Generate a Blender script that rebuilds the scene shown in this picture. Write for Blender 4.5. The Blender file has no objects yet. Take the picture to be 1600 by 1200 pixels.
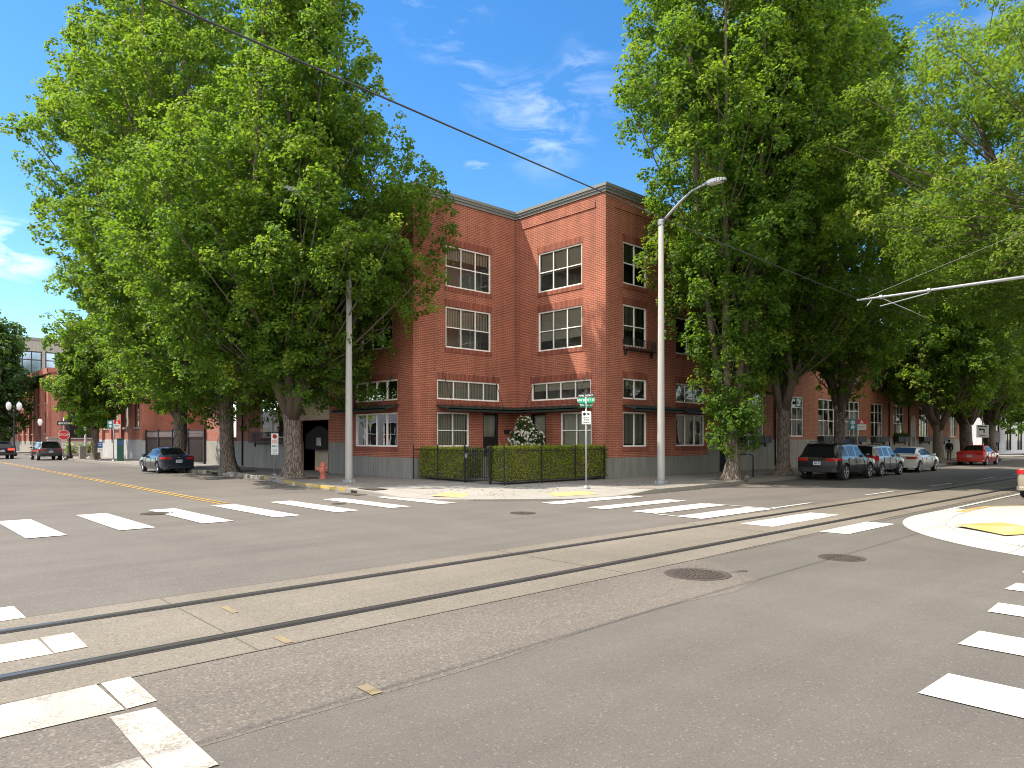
import bpy, math, random
import numpy as np
from mathutils import Vector, Matrix
R = math.radians
scene = bpy.context.scene
COL = scene.collection

# ---------------------------------------------------------------- camera, sky, sun, exposure
YAW = 46.98
cam_d = bpy.data.cameras.new("camera"); cam = bpy.data.objects.new("camera", cam_d); COL.objects.link(cam)
cam.location = (0, 0, 1.8); cam.rotation_euler = (R(90), 0, R(YAW - 90))
cam_d.sensor_width = 36; cam_d.lens = 1113.3 / 1600 * 36
cam_d.shift_y = 85.4 / 1600
cam_d.clip_start = .1; cam_d.clip_end = 3000
scene.camera = cam

SUN_EL = 55.0
SD = Vector((-.734 * math.cos(R(SUN_EL)), .679 * math.cos(R(SUN_EL)), math.sin(R(SUN_EL))))   # towards the sun
sun_d = bpy.data.lights.new("sun", 'SUN'); sun = bpy.data.objects.new("sun", sun_d); COL.objects.link(sun)
sun_d.energy = 3.7; sun_d.angle = R(.53); sun_d.color = (1, .90, .76)
sun.rotation_euler = SD.to_track_quat('Z', 'Y').to_euler(); sun.location = (0, 0, 60)

world = bpy.data.worlds.new("World"); scene.world = world; world.use_nodes = True
wn, wl = world.node_tree.nodes, world.node_tree.links; wn.clear()
sky = wn.new('ShaderNodeTexSky'); sky.sky_type = 'NISHITA'; sky.sun_disc = False
sky.sun_elevation = R(SUN_EL); sky.sun_rotation = math.atan2(SD.x, SD.y)
sky.air_density = 1.0; sky.dust_density = .35; sky.ozone_density = 3.2; sky.altitude = 50
wtc = wn.new('ShaderNodeTexCoord')
def wmath(op, a, b=None, c=None):
    n = wn.new('ShaderNodeMath'); n.operation = op
    for i, v in enumerate((a, b, c)):
        if v is None: continue
        if isinstance(v, (int, float)): n.inputs[i].default_value = v
        else: wl.new(v, n.inputs[i])
    return n.outputs[0]
def wdir(px, py):
    t = (px - 800) / 1113.3; e = (685.4 - py) / 1113.3; a = R(YAW)
    return Vector((math.cos(a) + math.sin(a) * t, math.sin(a) - math.cos(a) * t, e)).normalized()
wmap = wn.new('ShaderNodeMapping'); wmap.inputs['Scale'].default_value = (2.2, 2.2, 7.5); wmap.inputs['Rotation'].default_value = (0.25, .35, 0)
wl.new(wtc.outputs['Generated'], wmap.inputs[0])
wns = wn.new('ShaderNodeTexNoise'); wns.inputs['Scale'].default_value = 4.5; wns.inputs['Detail'].default_value = 9; wns.inputs['Roughness'].default_value = .62; wns.inputs['Distortion'].default_value = .6
wl.new(wmap.outputs[0], wns.inputs['Vector'])
streak = wmath('SMOOTH_MAX', wmath('MULTIPLY', wmath('SUBTRACT', wns.outputs['Fac'], .47), 4.2), 0, .1)
total = None
# real cloud patches in the sky: direction, angular radius, strength
for px, py, rad, st in ((925, 140, 3.2, .10), (830, 168, 3.6, .11), (765, 150, 2.6, .10), (735, 112, 1.4, .16), (1010, 110, 2.6, .09), (745, 262, 1.1, .34), (905, 90, 2.0, .06), (30, 392, 2.4, .42), (-60, 380, 4, .2), (860, 215, 4.0, .12), (690, 20, 4, .12), (1150, 30, 5, .08), (1500, 60, 5, .06), (-400, 500, 12, .2)):
    d = wdir(px, py); dp = wn.new('ShaderNodeVectorMath'); dp.operation = 'DOT_PRODUCT'
    nv = wn.new('ShaderNodeVectorMath'); nv.operation = 'NORMALIZE'; wl.new(wtc.outputs['Generated'], nv.inputs[0])
    wl.new(nv.outputs[0], dp.inputs[0]); dp.inputs[1].default_value = d
    mr = wn.new('ShaderNodeMapRange'); mr.interpolation_type = 'SMOOTHSTEP'
    mr.inputs['From Min'].default_value = math.cos(R(rad)); mr.inputs['From Max'].default_value = math.cos(R(rad * .15)); mr.inputs['To Max'].default_value = st
    wl.new(dp.outputs['Value'], mr.inputs['Value'])
    total = mr.outputs[0] if total is None else wmath('ADD', total, mr.outputs[0])
# added, unseen fill light for the shade: broad bright cloud banks behind the photographer
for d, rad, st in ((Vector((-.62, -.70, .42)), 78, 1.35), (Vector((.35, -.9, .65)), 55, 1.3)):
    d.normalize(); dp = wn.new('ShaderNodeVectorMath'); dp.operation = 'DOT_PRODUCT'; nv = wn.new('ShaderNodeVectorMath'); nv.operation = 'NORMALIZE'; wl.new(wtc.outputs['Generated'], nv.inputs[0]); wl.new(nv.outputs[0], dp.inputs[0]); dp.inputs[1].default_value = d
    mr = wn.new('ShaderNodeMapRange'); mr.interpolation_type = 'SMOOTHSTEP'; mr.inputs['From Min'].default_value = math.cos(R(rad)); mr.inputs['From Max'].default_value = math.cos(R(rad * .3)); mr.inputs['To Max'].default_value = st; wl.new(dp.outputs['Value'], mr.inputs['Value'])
    fill_banks = mr.outputs[0] if d.x < -.5 and d.y < -.5 else wmath('ADD', fill_banks, mr.outputs[0])
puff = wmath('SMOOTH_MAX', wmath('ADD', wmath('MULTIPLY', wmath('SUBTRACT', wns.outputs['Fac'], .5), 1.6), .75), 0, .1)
cloud = wmath('MINIMUM', wmath('MAXIMUM', wmath('ADD', wmath('MULTIPLY', total, streak), wmath('MULTIPLY', fill_banks, puff)), 0), .92)
hsv = wn.new('ShaderNodeHueSaturation'); hsv.inputs['Saturation'].default_value = 1.30; hsv.inputs['Hue'].default_value = .5; wl.new(sky.outputs[0], hsv.inputs['Color'])
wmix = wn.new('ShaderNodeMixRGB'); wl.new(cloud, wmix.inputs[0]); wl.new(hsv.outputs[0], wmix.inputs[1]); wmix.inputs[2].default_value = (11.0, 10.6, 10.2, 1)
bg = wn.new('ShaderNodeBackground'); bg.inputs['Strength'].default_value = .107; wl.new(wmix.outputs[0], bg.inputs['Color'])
wo = wn.new('ShaderNodeOutputWorld'); wl.new(bg.outputs[0], wo.inputs[0])

vs = scene.view_settings; vs.view_transform = 'Standard'; vs.look = 'None'; vs.exposure = 1.22; vs.gamma = 1; vs.use_curve_mapping = False
scene.cycles.filter_width = 1.0; scene.cycles.max_bounces = 8; scene.cycles.diffuse_bounces = 4; scene.cycles.transparent_max_bounces = 8
scene.cycles.caustics_reflective = False; scene.cycles.caustics_refractive = False
scene.cycles.sample_clamp_indirect = 8; scene.cycles.use_denoising = True; scene.cycles.use_adaptive_sampling = False

# ---------------------------------------------------------------- materials
class NT:
    def __init__(s, name):
        s.m = bpy.data.materials.new(name); s.m.use_nodes = True; s.n = s.m.node_tree.nodes; s.l = s.m.node_tree.links
        s.p = s.n['Principled BSDF']; s.out = s.n['Material Output']
    def new(s, t, **k):
        n = s.n.new('ShaderNode' + t)
        for a, v in k.items(): setattr(n, a, v)
        return n
    def put(s, sock, v):
        if isinstance(v, bpy.types.NodeSocket): s.l.new(v, sock)
        elif isinstance(v, (tuple, list)) and len(v) == 3 and sock.type == 'RGBA': sock.default_value = (*v, 1)
        else: sock.default_value = v
    def math(s, op, a, b=0., c=None):
        n = s.new('Math', operation=op); s.put(n.inputs[0], a); s.put(n.inputs[1], b)
        if c is not None: s.put(n.inputs[2], c)
        return n.outputs[0]
    def mix(s, f, a, b, blend='MIX'):
        n = s.new('MixRGB', blend_type=blend); s.put(n.inputs[0], f); s.put(n.inputs[1], a); s.put(n.inputs[2], b); return n.outputs[0]
    def co(s, kind='Object', scale=(1, 1, 1), rot=(0, 0, 0)):
        t = s.new('TexCoord'); mp = s.new('Mapping'); s.l.new(t.outputs[kind], mp.inputs[0]); mp.inputs['Scale'].default_value = scale; mp.inputs['Rotation'].default_value = rot
        return mp.outputs[0]
    def noise(s, vec, scale, detail=4, rough=.55, dist=0.):
        n = s.new('TexNoise'); s.l.new(vec, n.inputs['Vector']); n.inputs['Scale'].default_value = scale; n.inputs['Detail'].default_value = detail; n.inputs['Roughness'].default_value = rough; n.inputs['Distortion'].default_value = dist
        return n.outputs['Fac']
    def ramp(s, f, *stops):
        n = s.new('ValToRGB'); s.l.new(f, n.inputs[0]); e = n.color_ramp.elements
        while len(e) < len(stops): e.new(.5)
        for i, (p, c) in enumerate(stops):
            e[i].position = p; e[i].color = (c, c, c, 1) if isinstance(c, (int, float)) else (*c, 1)
        return n.outputs[0]
    def bump(s, h, strength=.3, dist=.01):
        b = s.new('Bump'); s.l.new(h, b.inputs['Height']); b.inputs['Strength'].default_value = strength; b.inputs['Distance'].default_value = dist
        s.l.new(b.outputs[0], s.p.inputs['Normal'])
    def base(s, c, rough=.7, metal=0., spec=None):
        s.put(s.p.inputs['Base Color'], c); s.put(s.p.inputs['Roughness'], rough); s.put(s.p.inputs['Metallic'], metal)
        if spec is not None: s.p.inputs['Specular IOR Level'].default_value = spec
        return s.m

M = {}
def plain(name, c, rough=.6, metal=0., var=.12, scale=9., coat=0.):
    t = NT(name); f = t.noise(t.co(), scale, 5)
    col = t.mix(f, tuple(x * (1 - var) for x in c), tuple(min(1, x * (1 + var)) for x in c))
    t.base(col, rough, metal)
    if coat: t.p.inputs['Coat Weight'].default_value = coat; t.p.inputs['Coat Roughness'].default_value = .03
    M[name] = t.m; return t.m

def m_brick(name, c1, c2, mortar, row=.075, wid=.23, soldier=False):
    t = NT(name); tc = t.new('TexCoord'); sx = t.new('SeparateXYZ'); t.l.new(tc.outputs['Object'], sx.inputs[0])
    g = t.new('NewGeometry'); sn = t.new('SeparateXYZ'); t.l.new(g.outputs['True Normal'], sn.inputs[0])
    sel = t.math('GREATER_THAN', t.math('ABSOLUTE', sn.outputs[0]), .5)
    u = t.math('ADD', t.math('MULTIPLY', sel, sx.outputs[1]), t.math('MULTIPLY', t.math('SUBTRACT', 1., sel), sx.outputs[0]))
    cm = t.new('CombineXYZ')
    if soldier: t.l.new(sx.outputs[2], cm.inputs[0]); t.l.new(u, cm.inputs[1])
    else: t.l.new(u, cm.inputs[0]); t.l.new(sx.outputs[2], cm.inputs[1])
    b = t.new('TexBrick'); t.l.new(cm.outputs[0], b.inputs['Vector']); b.offset = 0. if soldier else .5
    b.inputs['Scale'].default_value = 1; b.inputs['Brick Width'].default_value = 1.2 if soldier else wid; b.inputs['Row Height'].default_value = row; b.inputs['Mortar Size'].default_value = .0105; b.inputs['Bias'].default_value = -.15; b.inputs['Mortar Smooth'].default_value = .1
    for k, v in (('Color1', c1), ('Color2', c2), ('Mortar', mortar)): b.inputs[k].default_value = (*v, 1)
    big = t.noise(tc.outputs['Object'], .55, 6, .6); fine = t.noise(tc.outputs['Object'], 16, 3)
    col = t.mix(.7, b.outputs['Color'], t.ramp(big, (.3, .70), (.7, 1.2)), 'MULTIPLY'); stn = t.noise(t.co(scale=(2.2, 2.2, .16)), 1.2, 5); col = t.mix(.6, col, t.ramp(stn, (.34, .72), (.6, 1.06)), 'MULTIPLY')
    col = t.mix(.35, col, t.ramp(fine, (.25, .6), (.75, 1.3)), 'MULTIPLY')
    t.base(col, .85); t.bump(t.math('SUBTRACT', 1., b.outputs['Fac']), .15, .006); M[name] = t.m
m_brick('brick', (.31, .068, .032), (.205, .043, .021), (.40, .225, .155))
m_brick('soldier_brick', (.225, .046, .023), (.16, .034, .018), (.30, .14, .095), soldier=True)
m_brick('orange_brick', (.37, .115, .052), (.27, .078, .036), (.36, .2, .13))
m_brick('old_brick', (.38, .115, .07), (.29, .08, .05), (.34, .2, .16), wid=.25)

def m_conc(name, c, streaks=.5, joints=None, sc=1.0):
    t = NT(name); v = t.co(); a = t.noise(v, 1.3 * sc, 7, .65); b = t.noise(v, 24 * sc, 4)
    st = t.noise(t.co(scale=(5, 5, .25)), 1.5, 4)
    col = t.mix(a, tuple(x * .78 for x in c), tuple(min(1, x * 1.15) for x in c))
    col = t.mix(.3, col, t.ramp(b, (.3, .7), (.7, 1.25)), 'MULTIPLY')
    col = t.mix(streaks, col, t.ramp(st, (.35, .62), (.65, 1.1)), 'MULTIPLY')
    if joints:
        sx = t.new('SeparateXYZ'); t.l.new(v, sx.inputs[0]); msk = None
        for ax, per in joints:
            f = t.math('LESS_THAN', t.math('ABSOLUTE', t.math('SUBTRACT', t.math('FRACT', t.math('MULTIPLY', sx.outputs[ax], 1 / per)), .5)), .008 / per * 1.2)
            msk = f if msk is None else t.math('MAXIMUM', msk, f)
        col = t.mix(t.math('MULTIPLY', msk, .65), col, tuple(x * .25 for x in c))
    t.base(col, .85); t.bump(b, .25, .004); M[name] = t.m
m_conc('concrete_base', (.235, .232, .21), .6)
m_conc('pale_base', (.42, .415, .40), .4)
m_conc('old_base', (.33, .31, .27), .6)
m_conc('stucco', (.48, .41, .31), .25)
m_conc('white_wall', (.60, .61, .62), .25, ((2, 1.5),))
m_conc('pavement', (.22, .20, .178), .0, ((0, 1.5), (1, 1.5)))
m_conc('new_pavement', (.285, .272, .248), .0, ((0, 1.55), (1, 1.55)), .6)
m_conc('bright_pavement', (.40, .382, .35), .0, ((0, 1.9), (1, 1.9)), .6)
m_conc('kerb', (.24, .225, .195), .0, ((0, 2.4), (1, 2.4)))
m_conc('pole_concrete', (.33, .32, .30), .25)

def m_asphalt(name, dark, light, agg=.35, gsc=70., stain=.5):
    t = NT(name); v = t.co()
    a = t.noise(v, .16, 5, .6, .8); b = t.noise(t.co(scale=(1, .22, 1)), .9, 5, .6); f = t.noise(v, gsc, 3, .7)
    vo = t.new('TexVoronoi'); t.l.new(v, vo.inputs['Vector']); vo.inputs['Scale'].default_value = gsc * 1.0
    sv = t.new('SeparateColor'); t.l.new(vo.outputs['Color'], sv.inputs[0])
    col = t.mix(t.ramp(a, (.3, 0.), (.72, 1.)), dark, light)
    col = t.mix(stain * .6, col, t.ramp(b, (.32, .72), (.68, 1.12)), 'MULTIPLY')
    col = t.mix(.55, col, t.ramp(f, (.28, .6), (.72, 1.32)), 'MULTIPLY')
    c2 = t.noise(t.co(scale=(.18, 1.1, 1)), 1.0, 4, .6); col = t.mix(stain, col, t.ramp(c2, (.36, .80), (.62, 1.10)), 'MULTIPLY'); c3 = t.noise(v, 1.7, 6, .7, 1.5); col = t.mix(t.math('MULTIPLY', t.ramp(c3, (.62, 0.), (.72, 1.)), .35), col, dark)
    stone = t.math('GREATER_THAN', sv.outputs[0], 1 - agg * .3)
    col = t.mix(t.math('MULTIPLY', stone, .20), col, t.mix(sv.outputs[1], (.22, .19, .16), (.42, .385, .34)))
    pit = t.math('LESS_THAN', sv.outputs[2], agg * .22)
    col = t.mix(t.math('MULTIPLY', pit, .38), col, (.045, .041, .036))
    t.base(col, .86, spec=.35); t.bump(t.math('ADD', f, t.math('MULTIPLY', sv.outputs[0], .6)), .35, .006); M[name] = t.m
m_asphalt('asphalt', (.108, .098, .087), (.140, .127, .112), .20, 75)
m_asphalt('coarse_asphalt', (.112, .098, .083), (.145, .128, .107), .6, 58)
m_asphalt('smooth_asphalt', (.100, .091, .079), (.130, .118, .102), .14, 85)
m_asphalt('track_concrete', (.150, .132, .105), (.190, .169, .137), .42, 60, .55)
plain('tar', (.062, .057, .052), .6); plain('joint', (.10, .085, .065), .8)

def m_paint(name, c, under, wear=.44, sc=2.2):
    t = NT(name); v = t.co(); a = t.noise(v, sc, 9, .72); b = t.noise(v, 55, 3, .7); w = t.noise(t.co(scale=(1, .3, 1)), 1.1, 3)
    k = t.math('ADD', t.math('MULTIPLY', a, .55), t.math('MULTIPLY', b, .45))
    msk = t.ramp(k, (wear - .05, 1.), (wear + .02, 0.))
    col = t.mix(t.ramp(w, (.36, 0.), (.62, 1.)), tuple(x * .66 for x in c), c)
    t.base(t.mix(t.math('MULTIPLY', msk, .75), col, under), .7); t.bump(b, .2, .003); M[name] = t.m
m_paint('white_paint', (.56, .545, .505), (.14, .125, .11), .44)
m_paint('worn_white_paint', (.50, .465, .395), (.15, .13, .105), .475)
m_paint('yellow_paint', (.55, .33, .055), (.13, .115, .1), .42)
m_paint('kerb_yellow', (.50, .35, .06), (.25, .23, .2), .49)
m_paint('tactile_yellow', (.50, .37, .11), (.34, .31, .26), .46)
m_paint('faint_yellow', (.33, .24, .09), (.16, .14, .11), .54)

for a in (('window_white', (.80, .78, .72), .45), ('dark_green_metal', (.018, .034, .03), .42), ('black_iron', (.014, .014, .015), .5), ('dark_door', (.016, .016, .016), .35),
          ('coping', (.19, .205, .195), .55), ('roofing', (.2, .2, .2), .9), ('room', (.26, .24, .2), .9), ('blind', (.62, .57, .46), .8), ('pale_blind', (.62, .61, .56), .8), ('galvanised', (.30, .31, .32), .5, .5), ('sign_white', (.78, .78, .76), .5), ('sign_green', (.008, .30, .155), .45), ('sign_green_shaded', (.01, .16, .08), .45), ('sign_red', (.62, .02, .025), .45),
          ('sign_black', (.02, .02, .02), .5), ('sign_teal', (.02, .24, .26), .45), ('sign_blue', (.03, .09, .3), .45), ('kiosk_green', (.012, .09, .062), .4), ('hydrant_red', (.42, .12, .085), .6), ('tyre', (.018, .018, .018), .85), ('lamp_glass', (.75, .76, .74), .25), ('soil', (.07, .05, .035), .95), ('skin', (.36, .22, .16), .6), ('jacket', (.02, .022, .03), .85), ('trousers', (.33, .25, .14), .85), ('hair', (.02, .014, .01), .7), ('shoe', (.03, .025, .02), .6), ('plastic_black', (.02, .02, .021), .5), ('plate', (.55, .58, .62), .4), ('taupe', (.3, .27, .22), .8), ('cast_iron', (.085, .070, .058), .6, .35), ('dark_blind', (.17, .18, .15), .8), ('tactile_faded', (.43, .345, .15), .8), ('drain_black', (.008, .008, .008), .8), ('petal', (.72, .70, .62), .7)):
    plain(*a)
plain('rail_steel', (.20, .19, .18), .38, .85); plain('alloy', (.5, .5, .52), .3, .8); plain('chrome', (.6, .6, .6), .15, 1.)
t = NT('hollow_black'); t.base((.006, .006, .006), .9); M['hollow_black'] = t.m
def m_car(name, c, metal=.35):
    t = NT(name); t.base(c, .34, metal * .6); t.p.inputs['Coat Weight'].default_value = 1; t.p.inputs['Coat Roughness'].default_value = .03; M[name] = t.m
m_car('paint_black', (.010, .010, .011), .1); m_car('paint_blue', (.014, .024, .042), .4); m_car('paint_grey', (.24, .245, .245), .3); m_car('paint_white', (.70, .69, .66), .0); m_car('paint_red', (.50, .016, .012), .15); m_car('paint_tan', (.36, .31, .24), .5); m_car('paint_charcoal', (.05, .048, .046), .4)
t = NT('car_glass'); t.base((.010, .012, .012), .05, 0, .35); M['car_glass'] = t.m
t = NT('sky_glass'); t.base((.30, .40, .52), .08, .85); M['sky_glass'] = t.m
t = NT('tail_lens'); t.base((.45, .01, .012), .12); t.p.inputs['Coat Weight'].default_value = .6; M['tail_lens'] = t.m
t = NT('brake_lit'); t.base((.6, .02, .015), .2); t.p.inputs['Emission Color'].default_value = (1, .05, .03, 1); t.p.inputs['Emission Strength'].default_value = 1.2; M['brake_lit'] = t.m
t = NT('clear_lens'); t.base((.6, .6, .6), .12); M['clear_lens'] = t.m
# window glass: clear, with a Fresnel reflection
t = NT('glass'); fr = t.new('Fresnel'); fr.inputs[0].default_value = 1.8; nz = t.noise(t.co(scale=(1, 1, .6)), 1.1, 2); bp = t.new('Bump'); bp.inputs['Strength'].default_value = .06; bp.inputs['Distance'].default_value = .05; t.l.new(nz, bp.inputs['Height'])
gl = t.new('BsdfGlossy'); gl.inputs['Roughness'].default_value = .015; t.l.new(bp.outputs[0], gl.inputs['Normal']); t.l.new(bp.outputs[0], fr.inputs['Normal']); tr = t.new('BsdfTransparent'); tr.inputs[0].default_value = (.84, .88, .85, 1)
mx = t.new('MixShader'); t.l.new(fr.outputs[0], mx.inputs[0]); t.l.new(tr.outputs[0], mx.inputs[1]); t.l.new(gl.outputs[0], mx.inputs[2]); t.l.new(mx.outputs[0], t.out.inputs[0]); M['glass'] = t.m

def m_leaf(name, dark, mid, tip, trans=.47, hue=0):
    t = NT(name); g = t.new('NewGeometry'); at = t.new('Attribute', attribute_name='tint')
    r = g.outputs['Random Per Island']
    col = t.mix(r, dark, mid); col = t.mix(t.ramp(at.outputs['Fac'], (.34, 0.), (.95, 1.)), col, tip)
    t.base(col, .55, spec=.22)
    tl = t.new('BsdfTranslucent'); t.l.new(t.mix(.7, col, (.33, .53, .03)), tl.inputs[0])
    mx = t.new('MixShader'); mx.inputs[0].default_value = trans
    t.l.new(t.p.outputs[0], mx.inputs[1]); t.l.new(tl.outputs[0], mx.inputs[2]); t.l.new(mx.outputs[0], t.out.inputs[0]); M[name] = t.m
m_leaf('maple_leaf', (.028, .070, .010), (.066, .138, .018), (.33, .37, .042))
m_leaf('ash_leaf', (.042, .086, .013), (.098, .158, .022), (.36, .38, .055))
m_leaf('dark_leaf', (.018, .045, .016), (.035, .075, .022), (.06, .10, .03), .3)
m_leaf('hedge_leaf', (.11, .175, .018), (.21, .26, .034), (.34, .31, .05), .42)
m_leaf('petal_leaf', (.33, .32, .26), (.52, .50, .43), (.05, .09, .03), .2)
t = NT('bark'); v = t.co(scale=(1, 1, .22)); vo = t.new('TexVoronoi', feature='DISTANCE_TO_EDGE'); vo.inputs['Scale'].default_value = 13; nn = t.noise(v, 9, 6, .65, 1.2); t.l.new(v, vo.inputs['Vector'])
cr = t.ramp(vo.outputs['Distance'], (.0, .0), (.16, 1.)); col = t.mix(cr, (.055, .045, .036), t.mix(nn, (.13, .105, .085), (.27, .225, .18)))
t.base(col, .9); t.bump(t.math('ADD', t.math('MULTIPLY', cr, .7), nn), .9, .03); M['bark'] = t.m
t = NT('limb_bark'); col = t.mix(t.noise(t.co(), 5, 4), (.065, .050, .036), (.16, .125, .088)); t.base(col, .85); M['limb_bark'] = t.m

# ---------------------------------------------------------------- mesh helpers
class MB:
    def __init__(s): s.v = []; s.f = []; s.mi = []; s.cur = 0
    def quad(s, a, b, c, d): i = len(s.v); s.v += [tuple(a), tuple(b), tuple(c), tuple(d)]; s.f.append((i, i + 1, i + 2, i + 3)); s.mi.append(s.cur)
    def poly(s, pts): i = len(s.v); s.v += [tuple(p) for p in pts]; s.f.append(tuple(range(i, i + len(pts)))); s.mi.append(s.cur)
    def box(s, x0, x1, y0, y1, z0, z1): s.obox((x0, y0), (1, 0), (0, 1), 0, x1 - x0, 0, y1 - y0, z0, z1)
    def obox(s, P, u, n, u0, u1, n0, n1, z0, z1):
        i = len(s.v)
        for z in (z0, z1):
            for a, b in ((u0, n0), (u1, n0), (u1, n1), (u0, n1)): s.v.append((P[0] + u[0] * a + n[0] * b, P[1] + u[1] * a + n[1] * b, z))
        fl = u[0] * n[1] - u[1] * n[0] < 0
        for f in ((0, 3, 2, 1), (4, 5, 6, 7), (0, 1, 5, 4), (1, 2, 6, 5), (2, 3, 7, 6), (3, 0, 4, 7)):
            f = tuple(i + k for k in f); s.f.append(f[::-1] if fl else f); s.mi.append(s.cur)
    def prism(s, pts, z0, z1, cap_bottom=True):
        n = len(pts); i = len(s.v); s.v += [(p[0], p[1], z0) for p in pts] + [(p[0], p[1], z1) for p in pts]
        for k in range(n): j = (k + 1) % n; s.f.append((i + k, i + j, i + n + j, i + n + k)); s.mi.append(s.cur)
        s.f.append(tuple(range(i + n, i + 2 * n))); s.mi.append(s.cur)
        if cap_bottom: s.f.append(tuple(range(i + n - 1, i - 1, -1))); s.mi.append(s.cur)
    def tube(s, pts, rad, seg=8, cap=True):
        pts = [Vector(p) for p in pts]; n = len(pts)
        if not isinstance(rad, (list, tuple)): rad = [rad] * n
        i0 = len(s.v); up = None
        for k in range(n):
            d = (pts[min(k + 1, n - 1)] - pts[max(k - 1, 0)]).normalized()
            if up is None: up = d.orthogonal().normalized()
            up = (up - d * up.dot(d)); up = up.normalized() if up.length > 1e-6 else d.orthogonal().normalized()
            w = d.cross(up)
            for j in range(seg):
                a = 2 * math.pi * j / seg; s.v.append(tuple(pts[k] + (up * math.cos(a) + w * math.sin(a)) * rad[k]))
        for k in range(n - 1):
            for j in range(seg):
                a = i0 + k * seg + j; b = i0 + k * seg + (j + 1) % seg; s.f.append((a, b, b + seg, a + seg)); s.mi.append(s.cur)
        if cap:
            s.f.append(tuple(range(i0 + seg - 1, i0 - 1, -1))); s.f.append(tuple(range(i0 + (n - 1) * seg, i0 + n * seg))); s.mi += [s.cur] * 2
    def lathe(s, prof, seg=16, c=(0, 0, 0), axis='z'):
        i0 = len(s.v)
        for r, z in prof:
            for j in range(seg):
                a = 2 * math.pi * j / seg; x, y = r * math.cos(a), r * math.sin(a)
                p = (x, y, z) if axis == 'z' else ((x, z, y) if axis == 'y' else (z, x, y)); s.v.append((c[0] + p[0], c[1] + p[1], c[2] + p[2]))
        for k in range(len(prof) - 1):
            for j in range(seg):
                a = i0 + k * seg + j; b = i0 + k * seg + (j + 1) % seg; s.f.append((a, b, b + seg, a + seg)); s.mi.append(s.cur)
        s.f.append(tuple(range(i0 + seg - 1, i0 - 1, -1))); e = i0 + (len(prof) - 1) * seg; s.f.append(tuple(range(e, e + seg))); s.mi += [s.cur] * 2
    def strip(s, pts, w, z):
        for k in range(len(pts) - 1):
            a, b = Vector(pts[k]), Vector(pts[k + 1]); d = (b - a).normalized(); n = Vector((-d.y, d.x)) * w / 2
            s.quad((*(a - n), z), (*(b - n), z), (*(b + n), z), (*(a + n), z))
    def build(s, name, mat, parent=None, org=(0, 0, 0), smooth=False, bevel=0., loc=None):
        me = bpy.data.meshes.new(name); ox, oy, oz = org
        me.from_pydata([(x - ox, y - oy, z - oz) for x, y, z in s.v], [], s.f)
        mats = mat if isinstance(mat, (list, tuple)) else [mat]
        for m in mats: me.materials.append(M[m])
        if len(mats) > 1: me.polygons.foreach_set('material_index', s.mi)
        if smooth: me.shade_smooth()
        me.update(); o = bpy.data.objects.new(name, me); COL.objects.link(o)
        if parent is not None: o.parent = parent
        if loc is not None: o.location = loc
        if bevel: b = o.modifiers.new('bevel', 'BEVEL'); b.width = bevel; b.segments = 2; b.limit_method = 'ANGLE'
        if smooth and bevel: pass
        return o
def tag(o, label=None, cat=None, group=None, kind=None):
    for k, v in (('label', label), ('category', cat), ('group', group), ('kind', kind)):
        if v: o[k] = v
    return o
def thing(name, loc, label, cat, group=None, rz=0.):
    o = bpy.data.objects.new(name, None); COL.objects.link(o); o.location = loc; o.rotation_euler = (0, 0, rz); o.empty_display_size = .3
    return tag(o, label, cat, group)
def copy_tree(o, parent=None):
    c = o.copy(); COL.objects.link(c)
    if parent is not None: c.parent = parent
    for ch in list(o.children): copy_tree(ch, c)
    return c
def text(parent, s, size, loc, rot, mat, name='lettering', sx=1.0):
    cu = bpy.data.curves.new(name, 'FONT'); cu.body = s; cu.size = size; cu.align_x = 'CENTER'; cu.align_y = 'CENTER'; cu.extrude = .003; cu.resolution_u = 3; cu.materials.append(M[mat]); cu.offset = size * .012
    tmp = bpy.data.objects.new(name, cu); me = bpy.data.meshes.new_from_object(tmp); bpy.data.objects.remove(tmp); o = bpy.data.objects.new(name, me); COL.objects.link(o); o.parent = parent; o.location = loc; o.rotation_euler = rot; o.scale = (sx, 1, 1); return o
def fillet(mb): return mb

# ---------------------------------------------------------------- ground, roads, pavements, markings
mb = MB(); mb.quad((-900, -900, -.06), (900, -900, -.06), (900, 900, -.06), (-900, 900, -.06)); tag(mb.build('ground', 'asphalt'), kind='structure')
mb = MB(); mb.quad((-70, -70, 0), (190, -70, 0), (190, 190, 0), (-70, 190, 0)); tag(mb.build('road', 'asphalt'), kind='structure')
SEAM = [(-14, 4.1), (-4, 4.3), (1.91, 4.5), (3.67, 4.68), (5, 4.74), (6.35, 4.76), (7.6, 4.75), (8.5, 4.78), (9.6, 4.9), (11.1, 5.06), (13.2, 5.12), (15.2, 5.1)]
mb = MB(); mb.poly([(-70, -70, .003), (12.45, -70, .003), (12.45, 1, .003)] + [(x, y, .003) for x, y in ((14, 3.9), (16.3, 5.5), (15.2, 5.85))] + [(-70, 5.85, .003)])
tag(mb.build('road_surface', 'smooth_asphalt'), kind='structure')
mb = MB(); low = [(x, y - .30 - .1 * math.sin(x * 1.9) - .05 * math.sin(x * 5.3)) for x, y in SEAM[:8]] + [(8.75, 5.0), (9.2, 5.5)]
mb.poly([(x, y, .005) for x, y in low] + [(9.2, 5.86, .005), (-14, 5.86, .005)]); tag(mb.build('road_patch', 'coarse_asphalt'), kind='structure')
mb = MB()
mb.poly([(-70, 5.86, .007), (9, 5.88, .007), (14, 5.98, .007), (20, 6.0, .007), (190, 6.0, .007), (190, 8.57, .007), (-70, 8.57, .007)]); tag(mb.build('tram_track_bed', 'track_concrete'), kind='structure')
rnd = random.Random(4)
mb = MB()
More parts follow.
